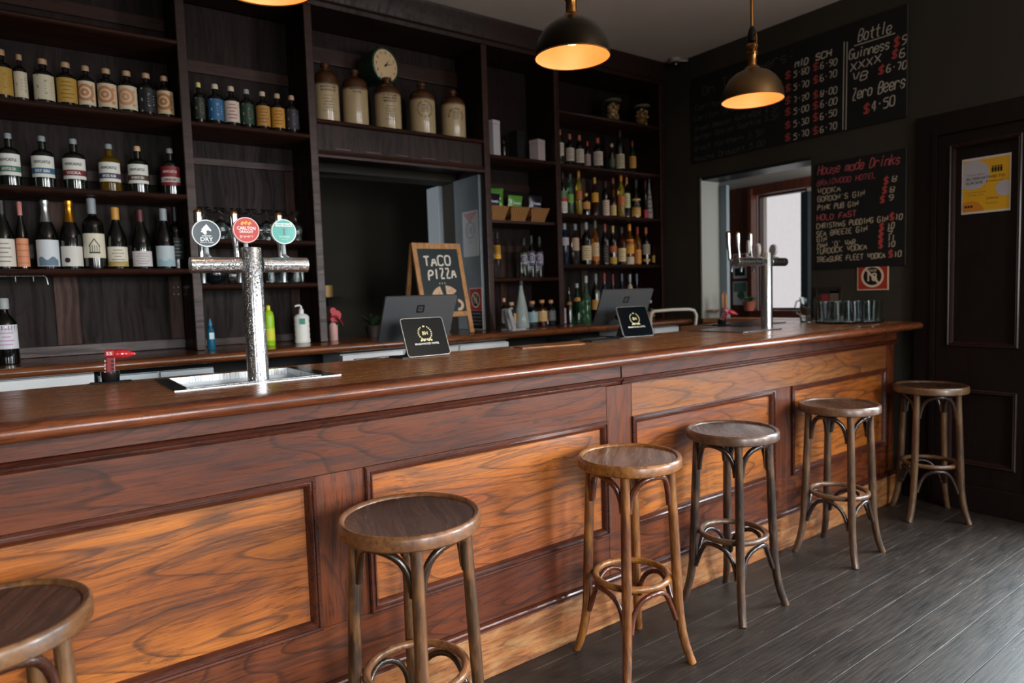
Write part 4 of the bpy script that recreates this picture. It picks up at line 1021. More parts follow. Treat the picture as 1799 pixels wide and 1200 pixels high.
# snack baskets with crisp packets
def basket(x, label):
    t = thing('wicker_basket', label, 'basket', (x, 4.10, 1.9355), 0, 'wicker baskets of crisp packets')
    g = G(); n = 4
    def ringpts(w, d, z): return [(-w, -d, z), (w, -d, z), (w, d, z), (-w, d, z)]
    rows = [ringpts(.062, .07, 0), ringpts(.086, .105, .095), ringpts(.088, .109, .095), ringpts(.088, .109, .103), ringpts(.080, .10, .103), ringpts(.056, .064, .006)]
    v = [q for r_ in rows for q in r_]; f = [(3, 2, 1, 0)]
    for k in range(5): f += [(k*4+i, k*4+(i+1) % 4, (k+1)*4+(i+1) % 4, (k+1)*4+i) for i in range(4)]
    f.append((20, 21, 22, 23))
    obj('basket_body', g.add(v, f), WICKER, t, bevel=.004)
    obj('rim', G().tube([(-.085, -.107, .1), (.085, -.107, .1), (.085, .107, .1), (-.085, .107, .1)], .006, 8, closed=True), WICKER, t, smooth=SM)
    return t
BX = [2.803, 2.992, 3.181]
for x, l in zip(BX, ('left wicker basket with purple and green crisp packets', 'middle wicker basket with a green crisp packet', 'right wicker basket with a purple crisp packet')): basket(x, l)
def packet(x, y, z, col, col2, rx, rz, label, w=.085, h=.125):
    t = thing('crisp_packet', label, 'snack', (x, y, z), rz, 'crisp packets in the baskets')
    v = []; f = []; n = 9
    for s in (-1, 1):
        for j in range(n):
            for i in range(n):
                a = -1+2*i/(n-1); b = -1+2*j/(n-1)
                th = .020*(1-a*a)**.6*(1-abs(b)**3)**.8+.001*math.sin(9*a+5*b)
                v.append((a*w*(1-.06*(1-abs(b))), s*th-.0002*s, (b+1)*h/2*1.0))
    for s in (0, 1):
        for j in range(n-1):
            for i in range(n-1):
                o = s*n*n+j*n+i; q = (o, o+1, o+n+1, o+n); f.append(q if s == 0 else q[::-1])
    g = G().add(v, f).xf(Matrix.Rotation(rx, 4, 'X'))
    g2 = G().add([(p[0], p[1], p[2]) for p in g.v], f)
    obj('bag', g2, M(col, .3, coat=.3), t, smooth=math.radians(80))
    g = G(); put_text(g, 'Kettle', w*1.1, .018, lambda a, b: (a, -.0235, b), 0, h*.50, bold=True); g.xf(Matrix.Rotation(rx, 4, 'X')); obj('bag_writing', g, M('e6e6ee', .5), t)
    g = G().poly(rrect(-w*.7, w*.7, h*.12, h*.36, .012), .002, lambda a, b, hh: (a, -.0205-hh*.6, b)); g.xf(Matrix.Rotation(rx, 4, 'X')); obj('bag_panel', g, M(col2, .4), t)
packet(2.79, 4.07, 2.005, '1b1624', '4a3468', .1, .1, 'dark purple crisp packet in the left basket', .068, .13)
packet(2.86, 4.13, 2.02, '4f8a2e', '7ab04c', .0, -.3, 'tall green crisp packet standing behind in the left basket', .066, .165)
packet(2.99, 4.07, 2.005, '5a9438', 'a8b88a', .15, .1, 'green crisp packet in the middle basket', .07, .125)
packet(3.06, 4.14, 2.01, '8a6a34', 'a88850', 0, .3, 'brown crisp packet behind the green one in the middle basket', .055, .13)
packet(3.185, 4.07, 2.005, '1b1624', '7a4f96', .1, .05, 'dark purple crisp packet in the right basket', .064, .135)
# ================================================================== THINGS ON THE BAR
# ---- drip tray of the near tap
t = thing('drip_tray', 'recessed steel drip tray with black surround under the near beer tap', 'tray', (.5875, 2.397, TZ))
def ringbox(g, x0, x1, y0, y1, w, z0, z1, wr=None, wb=None):
    wr = wr or w; wb = wb or w
    g.box(x0, x0+w, y0, y1, z0, z1); g.box(x1-wr, x1, y0, y1, z0, z1); g.box(x0+w, x1-wr, y0, y0+wb, z0, z1); g.box(x0+w, x1-wr, y1-w*.4, y1, z0, z1); return g
obj('surround', ringbox(G(), -.2565, .2565, -.204, .2035, .036, -.012, .002, .05, .03), M('0c0d0e', .25, coat=.4), t, bevel=.001)
obj('rim', ringbox(G(), -.219, .205, -.172, .186, .006, -.03, .0035), STEEL, t, bevel=.001)
obj('grate', G().box(-.213, .199, -.166, .18, -.024, -.020), PERF, t)
obj('front_lip', G().box(-.2565, .262, -.2065, -.2042, .0002, .0025), STEEL, t)

def horse(g, cx, cz, s, on):
    P = [(-.35, -.95), (-.62, -.55), (-.95, -.45), (-.72, -.15), (-.80, .12), (-.5, .28), (-.42, .55), (-.15, .70), (.0, .88), (.12, 1.1), (.22, .85), (.42, .68), (.62, .35), (.92, -.02), (.95, -.22), (.78, -.34), (.60, -.22), (.38, -.12), (.15, -.22), (.05, -.45), (.12, -.75), (-.05, -.98)]
    g.add([on(cx+a*s, cz+b*s) for a, b in P], [tuple(range(len(P)))])
def badge(t, x, y, z, r, col, rimc, kind, rz=0):
    RX = Matrix.Translation((x, y, z)) @ Matrix.Rotation(rz, 4, 'Z')
    b = obj('badge', G().lathe([(r*.97, 0), (r, .003), (r, .011), (r*.97, .014)], 40).xf(RX @ Matrix.Rotation(PI/2, 4, 'X')), M(rimc, .25, coat=.4), t, smooth=SM)
    on = lambda l: (lambda a, c: RX @ Vector((a, -.0142-l, c)))
    g = G(); D = disc(0, 0, r*.9, 40); g.add([on(.0003)(*p) for p in D], [tuple(range(40))]); obj('badge_face', g, M(col, .3, coat=.3), b)
    def wr(lst, ink):
        g = G()
        for s, w, h, cz in lst: put_text(g, s, w*r, h*r, on(.0009), 0, cz*r, bold=True)
        obj('badge_writing', g, M(ink, .4), b)
    g = G()
    if kind == 'dry':
        horse(g, -.02*r, .27*r, .38*r, on(.0008)); obj('badge_emblem', g, M('dfe6e6', .4), b)
        wr([('CARLTON', .62, .10, -.24), ('DRY', .85, .27, -.56), ('BREWED AT 2 DEGREES', .9, .05, -.68)], 'e6eaea')
    elif kind == 'draught':
        for q in range(3): horse(g, (-.26+.26*q)*r, (.50+.05*(q % 2))*r, .17*r, on(.0008))
        obj('badge_emblem', g, M('f0a23c', .4), b)
        wr([('CARLTON', 1.35, .24, .02), ('DRAUGHT', 1.0, .18, -.22)], 'f4f0ea')
        g = G(); chalk(g, 'Brewery', (-.5*r, -.6*r), (.5*r, -.52*r), .18*r, .035*r, on(.0009)); obj('badge_script', g, M('f4b8a8', .4), b)
    elif kind == 'beacon':
        for k in range(26):
            a = 2*PI*k/26; g.add([on(.0006)(.30*r*math.cos(a), .30*r*math.sin(a)-.05*r), on(.0006)(.86*r*math.cos(a-.02), .86*r*math.sin(a-.02)), on(.0006)(.86*r*math.cos(a+.02), .86*r*math.sin(a+.02))], [(0, 1, 2)])
        obj('badge_rays', g, M('5fb0a4', .4), b)
        g = G(); g.add([on(.0008)(-.66*r, .40*r), on(.0008)(.66*r, .40*r), on(.0008)(.62*r, .66*r), on(.0008)(-.62*r, .66*r)], [(0, 1, 2, 3)]); obj('badge_band', g, M('dfe9e4', .4), b)
        g = G(); put_text(g, 'GREEN BEACON', 1.15*r, .15*r, on(.0012), 0, .46*r, bold=True); obj('badge_writing', g, M('3f8f86', .4), b)
        g = G(); put_text(g, 'WAYFARER', .85*r, .16*r, on(.001), 0, -.48*r, bold=True); put_text(g, 'PALE ALE', .5*r, .09*r, on(.001), 0, -.66*r); obj('badge_script', g, M('a8dcd0', .4), b)
        g = G(); g.add([on(.001)(a*r, c*r) for a, c in ((-.08, -.28), (.08, -.28), (.05, .12), (.10, .14), (.10, .24), (-.10, .24), (-.10, .14), (-.05, .12))], [tuple(range(8))]); obj('badge_emblem', g, M('5a6a68', .4), b)
    else:
        g.add([on(.0008)(a*r, c*r) for a, c in ((-.6, -.5), (.6, -.5), (.5, 0), (-.5, 0))], [(0, 1, 2, 3)]); obj('badge_emblem', g, M(kind, .4), b)
    return b
def handle(t, x, y, z0, z1, lean=0):
    p = [(x, y, z0), (x, y, z0+.02), (x, y+lean*.3, z0+.05), (x, y+lean*.7, (z0+z1)/2), (x, y+lean, z1-.012), (x, y+lean, z1)]
    h = obj('tap_handle', G().tube(p, [.008, .009, .0085, .012, .0145, .0145], 16), CHROME, t, smooth=SM)
    obj('handle_cap', G().lathe([(.0145, 0), (.013, .006), (.008, .011), (.002, .013)], 16, (x, y+lean, z1)), M('c79a5a', .15, metal=1), h, smooth=SM)
def faucet(t, x, z, y0=.02):
    f = obj('faucet', G().tube([(x, y0, z), (x, y0+.045, z), (x, y0+.06, z-.012), (x, y0+.064, z-.04), (x, y0+.064, z-.055)], [.014, .013, .011, .0085, .008], 14), STEEL_D, t, smooth=SM)
    obj('collar', G().lathe([(.012, 0), (.015, .004), (.015, .018), (.010, .024)], 16, (x, y0+.058, z-.006)), CHROME, f, smooth=SM)
def tower(label, loc, mats, arm, handles, badges):
    t = thing('beer_tap', label, 'beer tap', loc, 0, None)
    mm = mats
    obj('column', G().lathe([(.040, .0), (.040, .004), (.0335, .005), (.033, .452), (.0315, .456)], 40), mm, t, smooth=SM)
    obj('flange', G().lathe([(.046, 0), (.046, .0035), (.0405, .004)], 40), STEEL, t, smooth=SM)
    for a, b in ((arm[0], -.0335), (.0335, arm[1])):
        s = 1 if b > a else -1
        obj('cross_tube', G().tube([(a, 0, .400), (a+.002, 0, .400), (b-.002, 0, .400), (b, 0, .400)], [.0235, .0255, .0255, .0255], 28), mm, t, smooth=SM)
    for x in handles: handle(t, x, .095, .415, .575, .01); faucet(t, x, .400)
    for a in badges: badge(t, *a[:3], *a[3:])
    for x, y, z in [q[:3] for q in badges]:
        obj('badge_stem', G().tube([(x, .0, .42), (x, y, .435), (x, y+.004, z-.03)], [.008, .008, .007], 10), M('c8d0d2', .1, trans=.4), t, smooth=SM)
    return t
tower('near chrome beer tap with three round badges, dark, red and teal', (.595, 2.27, TZ+.001-.02+.0), STEEL_WET, (-.185, .182), (-.132, -.021, .127),
      [(-.125, .045, .502, .044, '25383f', 'cfd6d8', 'dry'), (-.002, .045, .516, .043, 'b5302b', 'e0b8b0', 'draught'), (.121, .045, .514, .043, '3f9d92', 'd8e0de', 'beacon')])
hx = [at(p, 430, y=2.46).x-3.62 for p in (1283, 1300, 1322)]
bxs = [at(p, 428, y=2.41).x-3.62 for p in (1314, 1331, 1358)]
tower('far chrome beer tap by the hatch window, round badges edge on', (3.62, 2.37, TZ+.001), STEEL, (-.30, .19), hx,
      [(bxs[0], .045, .49, .042, 'b9bda8', 'd8dad6', 'b08a2c', .75), (bxs[1], .045, .475, .040, '9a6a4a', 'cfc9c0', '6a4430', .85), (bxs[2], .045, .475, .036, '8a949a', 'c8ccd0', 'a8842c', 1.15)])
# ---- tray plate and holder by the far tap
g = G().poly([(3.44, 2.62), (3.40, 2.30), (3.60, 2.25), (4.30, 2.42), (4.34, 2.86), (3.60, 2.86)], .004, lambda a, b, h: (a, b, TZ+.0006+h))
g = G().box(3.30, 3.575, 2.22, 2.60, TZ+.0005, TZ+.006); g.box(3.575, 3.665, 2.22, 2.325, TZ+.0005, TZ+.006)
tag(obj('steel_drip_plate', G().box(3.20, 3.572, 2.24, 2.62, TZ+.0005, TZ+.006), STEEL, bevel=.002), 'flat steel drip plate at the foot of the far beer tap', 'tray')
tag(obj('bar_runner', G().box(3.70, 4.20, 2.60, 2.92, TZ+.0005, TZ+.005), M('14181a', .35), bevel=.002), 'thin black mat on the bar by the hatch opening', 'mat')
# ---- soda guns
def sodagun(label, loc, rz, s=1.0, lean=0):
    t = thing('soda_gun', label, 'soda gun', loc, rz, None)
    h = obj('holder', G().lathe([(.024, 0), (.027, .004), (.029, .034), (.026, .034), (.023, .006)], 24), M('101214', .25, coat=.4), t, smooth=SM)
    obj('holder_base', G().box(-.062, .062, -.022, .022, -.004, -.0002), BLACK, t, bevel=.002)
    L = Matrix.Rotation(lean, 4, 'Y')
    obj('grip', G().box(-.014, .014, -.012, .012, .008, .085).xf(L), M('8a1c20', .25, coat=.5), t, bevel=.004)
    for k in range(5):
        for q in (-1, 1):
            obj('button', G().lathe([(.0048, 0), (.0045, .004)], 10).xf(L @ Matrix.Translation((-.0145 if q < 0 else .006, -.0125 if q > 0 else 0, .018+.013*k)) @ (Matrix.Rotation(-PI/2, 4, 'Y') if q < 0 else Matrix.Rotation(PI/2, 4, 'X'))), M('e8e8ea' if q < 0 else '2a1416', .2), t, smooth=SM)
    obj('head', G().box(-.018, .010, -.016, .016, .086, .108).xf(L), M('b8242a', .22, coat=.5), t, bevel=.004)
    g = G().lathe([(.014, 0), (.0165, .006), (.0165, .026), (.012, .045), (.007, .052), (.0065, .062)], 20).xf(L @ Matrix.Translation((.0105, 0, .094)) @ Matrix.Rotation(PI/2, 4, 'Y'))
    obj('nozzle', g, M('c42a30', .2, coat=.6), t, smooth=SM)
    g = G(); put_text(g, 'S5', .018, .011, lambda a, b: L @ Vector((-.004+a, -.0165, .091+b)), 0, 0, bold=True); obj('head_mark', g, M('e8c8c8', .4), t)
sodagun('red soda gun in a black holder left of the near tap', (.205, 2.64, TZ+.0045), math.radians(-6), lean=.06)
p = at(1313, 572, z=TZ+.005); sodagun('small red soda gun standing left of the far tap', (3.76, 2.80, TZ+.0095), math.radians(-50), lean=.35)

# ---- till terminals
def till(label, loc, rz):
    t = thing('till_terminal', label, 'till', loc, rz, None)
    # customer display
    def tilt(y0, z0, y1, z1): a = math.atan2(z1-z0, y1-y0); return a
    A = math.atan2(.163, .07); B = Matrix.Translation((0, 0, .003)) @ Matrix.Rotation(A, 4, 'X')
    on = lambda l: (lambda a, b: B @ Vector((a, b, l)))
    H = .178
    d = obj('customer_display', G().poly(rrect(-.104, .104, 0, H, .014), -.010, lambda a, b, h: B @ Vector((a, b, h))), M('c9cfce', .25, metal=.8), t)
    obj('screen', G().poly(rrect(-.1015, .1015, .0025, H-.0025, .012), .0012, lambda a, b, h: B @ Vector((a, b, h))), M('080c10', .14, spec=.3), d)
    g = G(); cy = .105
    for k in range(34):
        a = math.radians(-60+300*k/33)
        a = math.radians(125)+math.radians(290)*k/33
        r1 = .027+.003*(k % 2); cx, cz = r1*math.cos(a), r1*math.sin(a)
        leaf = [(0, 0), (.0035, .003), (.008, 0), (.0035, -.003)]; ta = a+.9*(1 if k % 2 else -.2)
        g.add([on(.0018)(cx+u*math.cos(ta)-v*math.sin(ta), cy+cz+u*math.sin(ta)+v*math.cos(ta)) for u, v in leaf], [(0, 1, 2, 3)])
    for q in (-1, 1):
        for k in range(4): g.add([on(.0018)(q*(.005+.0065*k)+u, cy-.030-.004*(k % 2)+v) for u, v in ((-.003, -.004), (.004, -.003), (.003, .005), (-.004, .003))], [(0, 1, 2, 3)])
    g.add([on(.0018)(u, cy+.030+v) for u, v in ((-.006, 0), (0, -.003), (.006, 0), (.004, .006), (0, .003), (-.004, .006))], [tuple(range(6))])
    put_text(g, 'BH', .026, .016, on(.002), 0, cy-.008, bold=True)
    obj('crest', g, M('d8cf9a', .4), d)
    g = G(); put_text(g, 'BRAIDWOOD HOTEL', .118, .0085, on(.0018), 0, .052, bold=True); obj('screen_writing', g, M('d9d9d2', .4), d)
    # stand wedge
    v = [(-.05, .02, .0), (.05, .02, 0), (.05, .15, 0), (-.05, .15, 0), (-.045, .055, .10), (.045, .055, .10), (.045, .12, .06), (-.045, .12, .06)]
    obj('stand', G().add(v, [(3, 2, 1, 0), (4, 5, 6, 7), (0, 1, 5, 4), (1, 2, 6, 5), (2, 3, 7, 6), (3, 0, 4, 7)]), M('17191b', .4), t, bevel=.006)
    obj('base_plate', G().box(-.13, .09, .005, .135, -.0002, .004), M('17191b', .4), t, bevel=.001)
    # staff monitor
    mx, yb, zb, yt, zt = .062, .27, .062, .17, .266
    A2 = math.atan2(zt-zb, yt-yb); Hm = math.hypot(zt-zb, yt-yb); C = Matrix.Translation((mx, yb, zb)) @ Matrix.Rotation(A2, 4, 'X')
    # local (a, b up the slope, h normal): for slope leaning to the customer, normal points up/front
    m2 = obj('monitor', G().poly(rrect(-.183, .183, 0, Hm, .008), .012, lambda a, b, h: C @ Vector((a, b, h))), M('5c6063', .42, metal=.6), t)
    g = G(); c0 = Hm*.72
    onb = lambda l: (lambda a, b: C @ Vector((a, b, .0122+l) if FACE > 0 else (a, b, -l-.0002)))
    FACE = -1 if (C.to_3x3() @ Vector((0, 0, 1))).y > 0 else 1
    def sq(w0, w1): 
        P = rrect(-w0, w0, c0-w0, c0+w0, w0*.25, 3); Q = rrect(-w1, w1, c0-w1, c0+w1, w1*.25, 3); n = len(P)
        g.add([onb(.0006)(*p) for p in P]+[onb(.0006)(*p) for p in Q], [(i, (i+1) % n, n+(i+1) % n, n+i) for i in range(n)])
    sq(.020, .0125); sq(.0115, .0105); g.add([onb(.0006)(*p) for p in rrect(-.004, .004, c0-.004, c0+.004, .001, 2)], [tuple(range(12))])
    obj('monitor_logo', g, M('101214', .4), m2)
    obj('monitor_screen', G().poly(rrect(-.178, .178, .005, Hm-.005, .006), .0006, lambda a, b, h: C @ Vector((a, b, -.0002-h if FACE > 0 else .0122+h))), M('0a0c0e', .08, coat=1), m2)
    obj('monitor_arm', G().box(-.03, .05, .10, .20, .05, .075).xf(Matrix.Rotation(.25, 4, 'X')), M('17191b', .4), t, bevel=.005)
    obj('cable', G().tube([(-.10, .10, .006), (-.16, .12, .006), (-.22, .10, .005), (-.30, .12, .005)], .002, 6), BLACK, t, smooth=SM)
    return t
till('near till terminal with crest on its black customer display', (1.385, 2.532, TZ+.0005), 0)
till('far till terminal with crest display, in front of the bottle shelves', (2.69, 2.54, TZ+.0005), math.radians(-7))

# ---- tumblers on the tray
TR = (4.33, 2.235)
t = thing('round_tray', 'black tray of clear glasses on the bar near the wall', 'tray', (TR[0], TR[1], TZ+.0005))
obj('tray_base', G().lathe([(.19, 0), (.2, .002), (.205, .012), (.202, .012), (.196, .004)], 40), M('0d0f0f', .35), t, smooth=SM)
TUMB = G().lathe([(.028, 0), (.031, .002), (.035, .08), (.038, .135), (.0365, .135), (.033, .08), (.028, .012), (.010, .010)], 20)
K_GLASS = M('e8f0f0', .0, trans=1, ior=1.4)
i = 0; base = None
for r_, n in ((.155, 10), (.068, 4)):
    for k in range(n):
        a = 2*PI*k/n+r_*9; x, y = TR[0]+r_*math.cos(a), TR[1]+r_*math.sin(a)
        if base is None:
            base = thing('glass_tumbler', 'clear pint tumbler standing among others on the black tray', 'glass', (x, y, TZ+.0055), 0, 'tumblers on the black tray')
            obj('tumbler_body', TUMB, K_GLASS, base, smooth=SM)
        else: dup(base, (x, y, TZ+.0055))
t = thing('glass_jug', 'clear glass jug with handle, left of the tumbler tray', 'jug', (4.33, 2.52, TZ+.0005), math.radians(180))
obj('jug_body', G().lathe([(.045, 0), (.05, .004), (.055, .06), (.05, .13), (.055, .17), (.053, .17), (.047, .13), (.051, .06), (.044, .01)], 24), K_GLASS, t, smooth=SM)
obj('handle', G().tube([(0, -.052, .15), (0, -.085, .14), (0, -.095, .10), (0, -.08, .06), (0, -.054, .05)], .006, 8), K_GLASS, t, smooth=SM)

# ================================================================== ON THE BACK COUNTER
# easel blackboard
t = thing('easel_blackboard', 'small pine easel blackboard reading TACO PIZZA on the back counter', 'blackboard', (2.235, 3.79, BT+.006))
LN = math.atan2(.605, .15); EB = Matrix.Rotation(LN, 4, 'X')
pl = lambda l: (lambda a, b: EB @ Vector((a, b, l)))
W2, HH = .185, .625
g = G()
for a, b, c, d in ((-W2, -W2+.032, 0, HH), (W2-.032, W2, 0, HH), (-W2+.032, W2-.032, HH-.04, HH), (-W2+.032, W2-.032, .115, .15)):
    v = [(x, y, z) for z in (-.018, 0) for y in (c, d) for x in (a, b)]
    g.add([EB @ Vector(q) for q in v], [(0, 2, 3, 1), (4, 5, 7, 6), (0, 1, 5, 4), (1, 3, 7, 5), (3, 2, 6, 7), (2, 0, 4, 6)])
obj('front_frame', g, WOOD_PINE, t, bevel=.002)
g = G(); v = [(x, y, z) for z in (-.014, -.006) for y in (.148, HH-.038) for x in (-W2+.03, W2-.03)]
g.add([EB @ Vector(q) for q in v], [(0, 2, 3, 1), (4, 5, 7, 6), (0, 1, 5, 4), (1, 3, 7, 5), (3, 2, 6, 7), (2, 0, 4, 6)])
obj('slate', g, M('1d2a2c', .6, noise=.4, nscale=8), t)
EB2 = Matrix.Translation((0, .165, HH*.968)) @ Matrix.Rotation(-LN-.0, 4, 'X') ; g = G()
for a, b, c, d in ((-W2, -W2+.03, -.612, 0), (W2-.03, W2, -.612, 0), (-W2+.03, W2-.03, -.03, 0), (-W2+.03, W2-.03, -.50, -.47)):
    v = [(x, .165+(-y)*.25, HH*.955+y*.968-.0) for y in (c, d) for x in (a, b)]
    g.add([Vector(q) for q in v]+[Vector(q)+Vector((0, .016, .004)) for q in v], [(0, 1, 3, 2), (4, 6, 7, 5), (0, 4, 5, 1), (1, 5, 7, 3), (3, 7, 6, 2), (2, 6, 4, 0)])
obj('rear_frame', g, WOOD_PINE, t, bevel=.002)
g = G(); ch = pl(-.005)
chalk(g, 'TACO', (-.115, .465), (.10, .475), .066, .011, ch, .1); chalk(g, 'PIZZA', (-.095, .372), (.125, .385), .066, .011, ch, .1)
for k in range(3): g.add([ch(-.02+.02*k-.004, .345), ch(-.02+.02*k+.004, .34), ch(-.02+.02*k, .355)], [(0, 1, 2)])
obj('chalk_writing', g, M('d8d2c4', .8), t)
g = G()
def wedge(cx, cy, a0, a1, r): 
    P = [(cx, cy)]+[(cx+r*math.cos(a0+(a1-a0)*k/10), cy+r*math.sin(a0+(a1-a0)*k/10)) for k in range(11)]; g.add([ch(*p) for p in P], [tuple(range(12))])
wedge(.005, .225, math.radians(105), math.radians(160), .105); wedge(.02, .225, math.radians(40), math.radians(90), .105)
for k in range(12):
    a0 = math.radians(-110+200*k/12); a1 = math.radians(-110+200*(k+1)/12)
    g.add([ch(.10+r_*math.cos(a), .195+r_*math.sin(a)) for a, r_ in ((a0, .02), (a0, .04), (a1, .04), (a1, .02))], [(0, 1, 2, 3)])
obj('chalk_drawing', g, M('c9a98c', .8), t)
g = G()
for k in range(9): g.add([ch(q[0], q[1]) for q in disc((-.06, -.035, -.05, -.02, .045, .07, .05, .065, .03)[k], (.265, .28, .25, .26, .29, .28, .26, .30, .25)[k], .006, 8)], [tuple(range(8))])
for v in g.v: v += EB.to_3x3() @ Vector((0, 0, .0006))
obj('chalk_toppings', g, M('a87a5c', .8), t)

# pump bottle, sprays, vase
t = thing('pump_bottle', 'white ribbed pump bottle with green label on the back counter', 'bottle', (1.317, 3.99, BT+.0005), -.2)
pr = [(.036, 0), (.040, .006)]+[(.040-.0025*(k % 2), .02+.016*k) for k in range(9)]+[(.038, .160), (.028, .172), (.013, .178), (.013, .19)]
g = G().lathe(pr, 28); 
for v in g.v: v.x *= 1.12; v.y *= .8
obj('pump_body', g, M('dfe0da', .35), t, smooth=math.radians(60))
obj('pump_head', G().tube([(0, 0, .185), (0, 0, .222), (-.010, -.002, .228), (-.030, -.006, .226), (-.036, -.007, .220)], [.010, .006, .0065, .0055, .004], 12), WHITE, t, smooth=SM)
obj('collar', G().lathe([(.014, .186), (.014, .203), (.008, .207)], 16), WHITE, t, smooth=SM)
obj('green_label', G().poly([(-.016, .115), (.016, .115), (.016, .150), (-.016, .150)], .0008, lambda a, b, h: (a, -.0335-h, b)), M('2f8a78', .5), t)
t = thing('squeeze_bottle', 'small blue squeeze bottle on the back counter by the tall post', 'bottle', (.800, 3.97, BT+.0005))
obj('squeeze_body', G().lathe([(.020, 0), (.022, .004), (.021, .05), (.023, .075), (.018, .11), (.009, .125), (.009, .135)], 20), M('1f6f90', .2, trans=.3), t, smooth=SM)
obj('nozzle', G().lathe([(.010, .1352), (.008, .150), (.003, .172)], 14), M('2f86a8', .3), t, smooth=SM)
obj('label_patch', G().poly([(-.012, .06), (.012, .06), (.012, .095), (-.012, .095)], .0008, lambda a, b, h: (a, -.0228-h, b)), M('c9dfe4', .5), t)
t = thing('squeeze_bottle', 'bright yellow green bottle half hidden behind the near tap column', 'bottle', (1.118, 3.97, BT+.0005))
obj('squeeze_body', G().lathe([(.028, 0), (.030, .004), (.030, .17), (.024, .195), (.012, .205)], 20), M('9ccf1e', .35), t, smooth=SM)
obj('cap', G().lathe([(.013, .2052), (.012, .232), (.005, .236)], 14), M('d8d21e', .4), t, smooth=SM)
obj('label', G().lathe([(.0304, .03), (.0304, .10)], 20, capb=False, capt=False), M('d9dc3a', .5), t, smooth=SM)
t = thing('flower_vase', 'pale pink vase with a red poinsettia beside the post', 'vase', (1.522, 4.02, BT+.0005))
obj('vase_body', G().lathe([(.024, 0), (.027, .004), (.028, .11), (.025, .112), (.024, .02)], 24), M('dcaea6', .4), t, smooth=SM)
def leaf(g, base, d, L, w, droop=.3, n=6):
    d = Vector(d).normalized(); s = d.cross(Vector((0, 0, 1))).normalized(); v = []
    for k in range(n+1):
        u = k/n; c = Vector(base)+d*L*u+Vector((0, 0, -droop*L*u*u)); ww = w*math.sin(PI*min(.98, u*.95+.03))**.8
        v += [c-s*ww+Vector((0, 0, .15*ww)), c, c+s*ww+Vector((0, 0, .15*ww))]
    f = []
    for k in range(n): f += [(3*k, 3*k+1, 3*k+4, 3*k+3), (3*k+1, 3*k+2, 3*k+5, 3*k+4)]
    g.add(v, f)
g = G(); g2 = G()
for k in range(7): a = k*.9; leaf(g, (0, 0, .155), (math.cos(a), math.sin(a)*.8, .35), .048, .018, .6)
leaf(g, (.0, -.01, .15), (.8, -.5, .2), .065, .026, 1.2); leaf(g, (0, 0, .19), (.4, -.4, .6), .045, .018, .5)
for ox, oz, w_, h_, tl in ((.012, .150, .030, .042, -.6), (-.004, .185, .020, .022, .3)):
    for s_ in (0, 1):
        P_ = [(w_*math.cos(q*PI/9), h_*math.sin(q*PI/9)) for q in range(18)]
        g.add([(ox+u*math.cos(tl)-v_*math.sin(tl), -.020-.003*s_+.004*math.cos(3*u/w_), oz+u*math.sin(tl)+v_*math.cos(tl)) for u, v_ in P_], [tuple(range(18)) if s_ else tuple(reversed(range(18)))])
for k in range(4): a = k*1.6+.4; leaf(g2, (0, 0, .125), (math.cos(a), math.sin(a), .2), .045, .015, .9)
g2.tube([(0, 0, .04), (.002, 0, .10), (0, 0, .155), (.003, 0, .19)], .0025, 6)
obj('flower', g, M('b3202c', .5), t, smooth=SM); obj('foliage', g2, M('24401f', .5), t, smooth=SM)
# dark potted plant behind the near till
t = thing('potted_plant', 'dim dark green potted plant behind the near till', 'plant', (1.83, 4.12, BT+.0005))
obj('pot', G().lathe([(.035, 0), (.048, .07), (.05, .075), (.045, .075), (.04, .06)], 20), M('2a2420', .6), t, smooth=SM)
g = G()
for k in range(15): a = k*2.4; leaf(g, (0, 0, .07), (math.cos(a), math.sin(a), .9+.3*(k % 3)), .13+.015*(k % 4), .012, .35)
obj('foliage', g, M('22381d', .5), t, smooth=SM)
# candle on a bracket in the rear room
cp = at(578, 522, y=6.0)
t = thing('wall_bracket', 'small dark bracket shelf in the rear room with a candle on it', 'shelf', (cp.x, 6.0, cp.z))
obj('bracket_shelf', G().box(-.09, .09, -.07, .099, -.015, 0), BLACK, t, bevel=.003)
obj('bracket_arm', G().box(-.01, .01, -.03, .099, -.08, -.0152), BLACK, t, bevel=.002)
t = thing('pillar_candle', 'cream pillar candle on the bracket in the rear room', 'candle', (cp.x-.01, 5.97, cp.z+.0005))
obj('wax', G().lathe([(.035, 0), (.036, .004), (.036, .105), (.030, .108), (.010, .100)], 24), M('d0a868', .5), t, smooth=SM)
obj('wick', G().tube([(0, 0, .10), (.002, 0, .118)], .0015, 6), BLACK, t)
# card terminal
t = thing('card_terminal', 'grey card payment terminal on its stand on the back counter', 'card reader', (2.735, 3.80, BT+.0005), math.radians(8))
obj('terminal_base', G().box(-.045, .085, -.06, .06, 0, .010), M('b9bdbd', .35), t, bevel=.004)
TB = Matrix.Translation((-.02, -.02, .01)) @ Matrix.Rotation(math.radians(-18), 4, 'Y')
obj('terminal_body', G().box(-.016, .014, -.036, .036, 0, .150).xf(TB), M('a4a8aa', .4), t, bevel=.005)
obj('terminal_screen', G().box(-.032, .032, -.038, -.0362, .085, .135).xf(Matrix.Translation((-.02, .0, .01)) @ Matrix.Rotation(math.radians(-12), 4, 'Y')), M('0c0e10', .1, coat=1), t, bevel=.0008)
g = obj('terminal_face', G().box(-.036, .036, -.0362, -.020, .0, .150).xf(Matrix.Translation((-.02, .0, .01)) @ Matrix.Rotation(math.radians(-12), 4, 'Y')), M('8d9294', .4), t, bevel=.003)
for a in range(3):
    for b in range(4): obj('key', G().box(-.026+.018*a, -.012+.018*a, -.0385, -.0363, .012+.016*b, .022+.016*b).xf(Matrix.Translation((-.02, .0, .01)) @ Matrix.Rotation(math.radians(-12), 4, 'Y')), M('d8dada', .4), g)
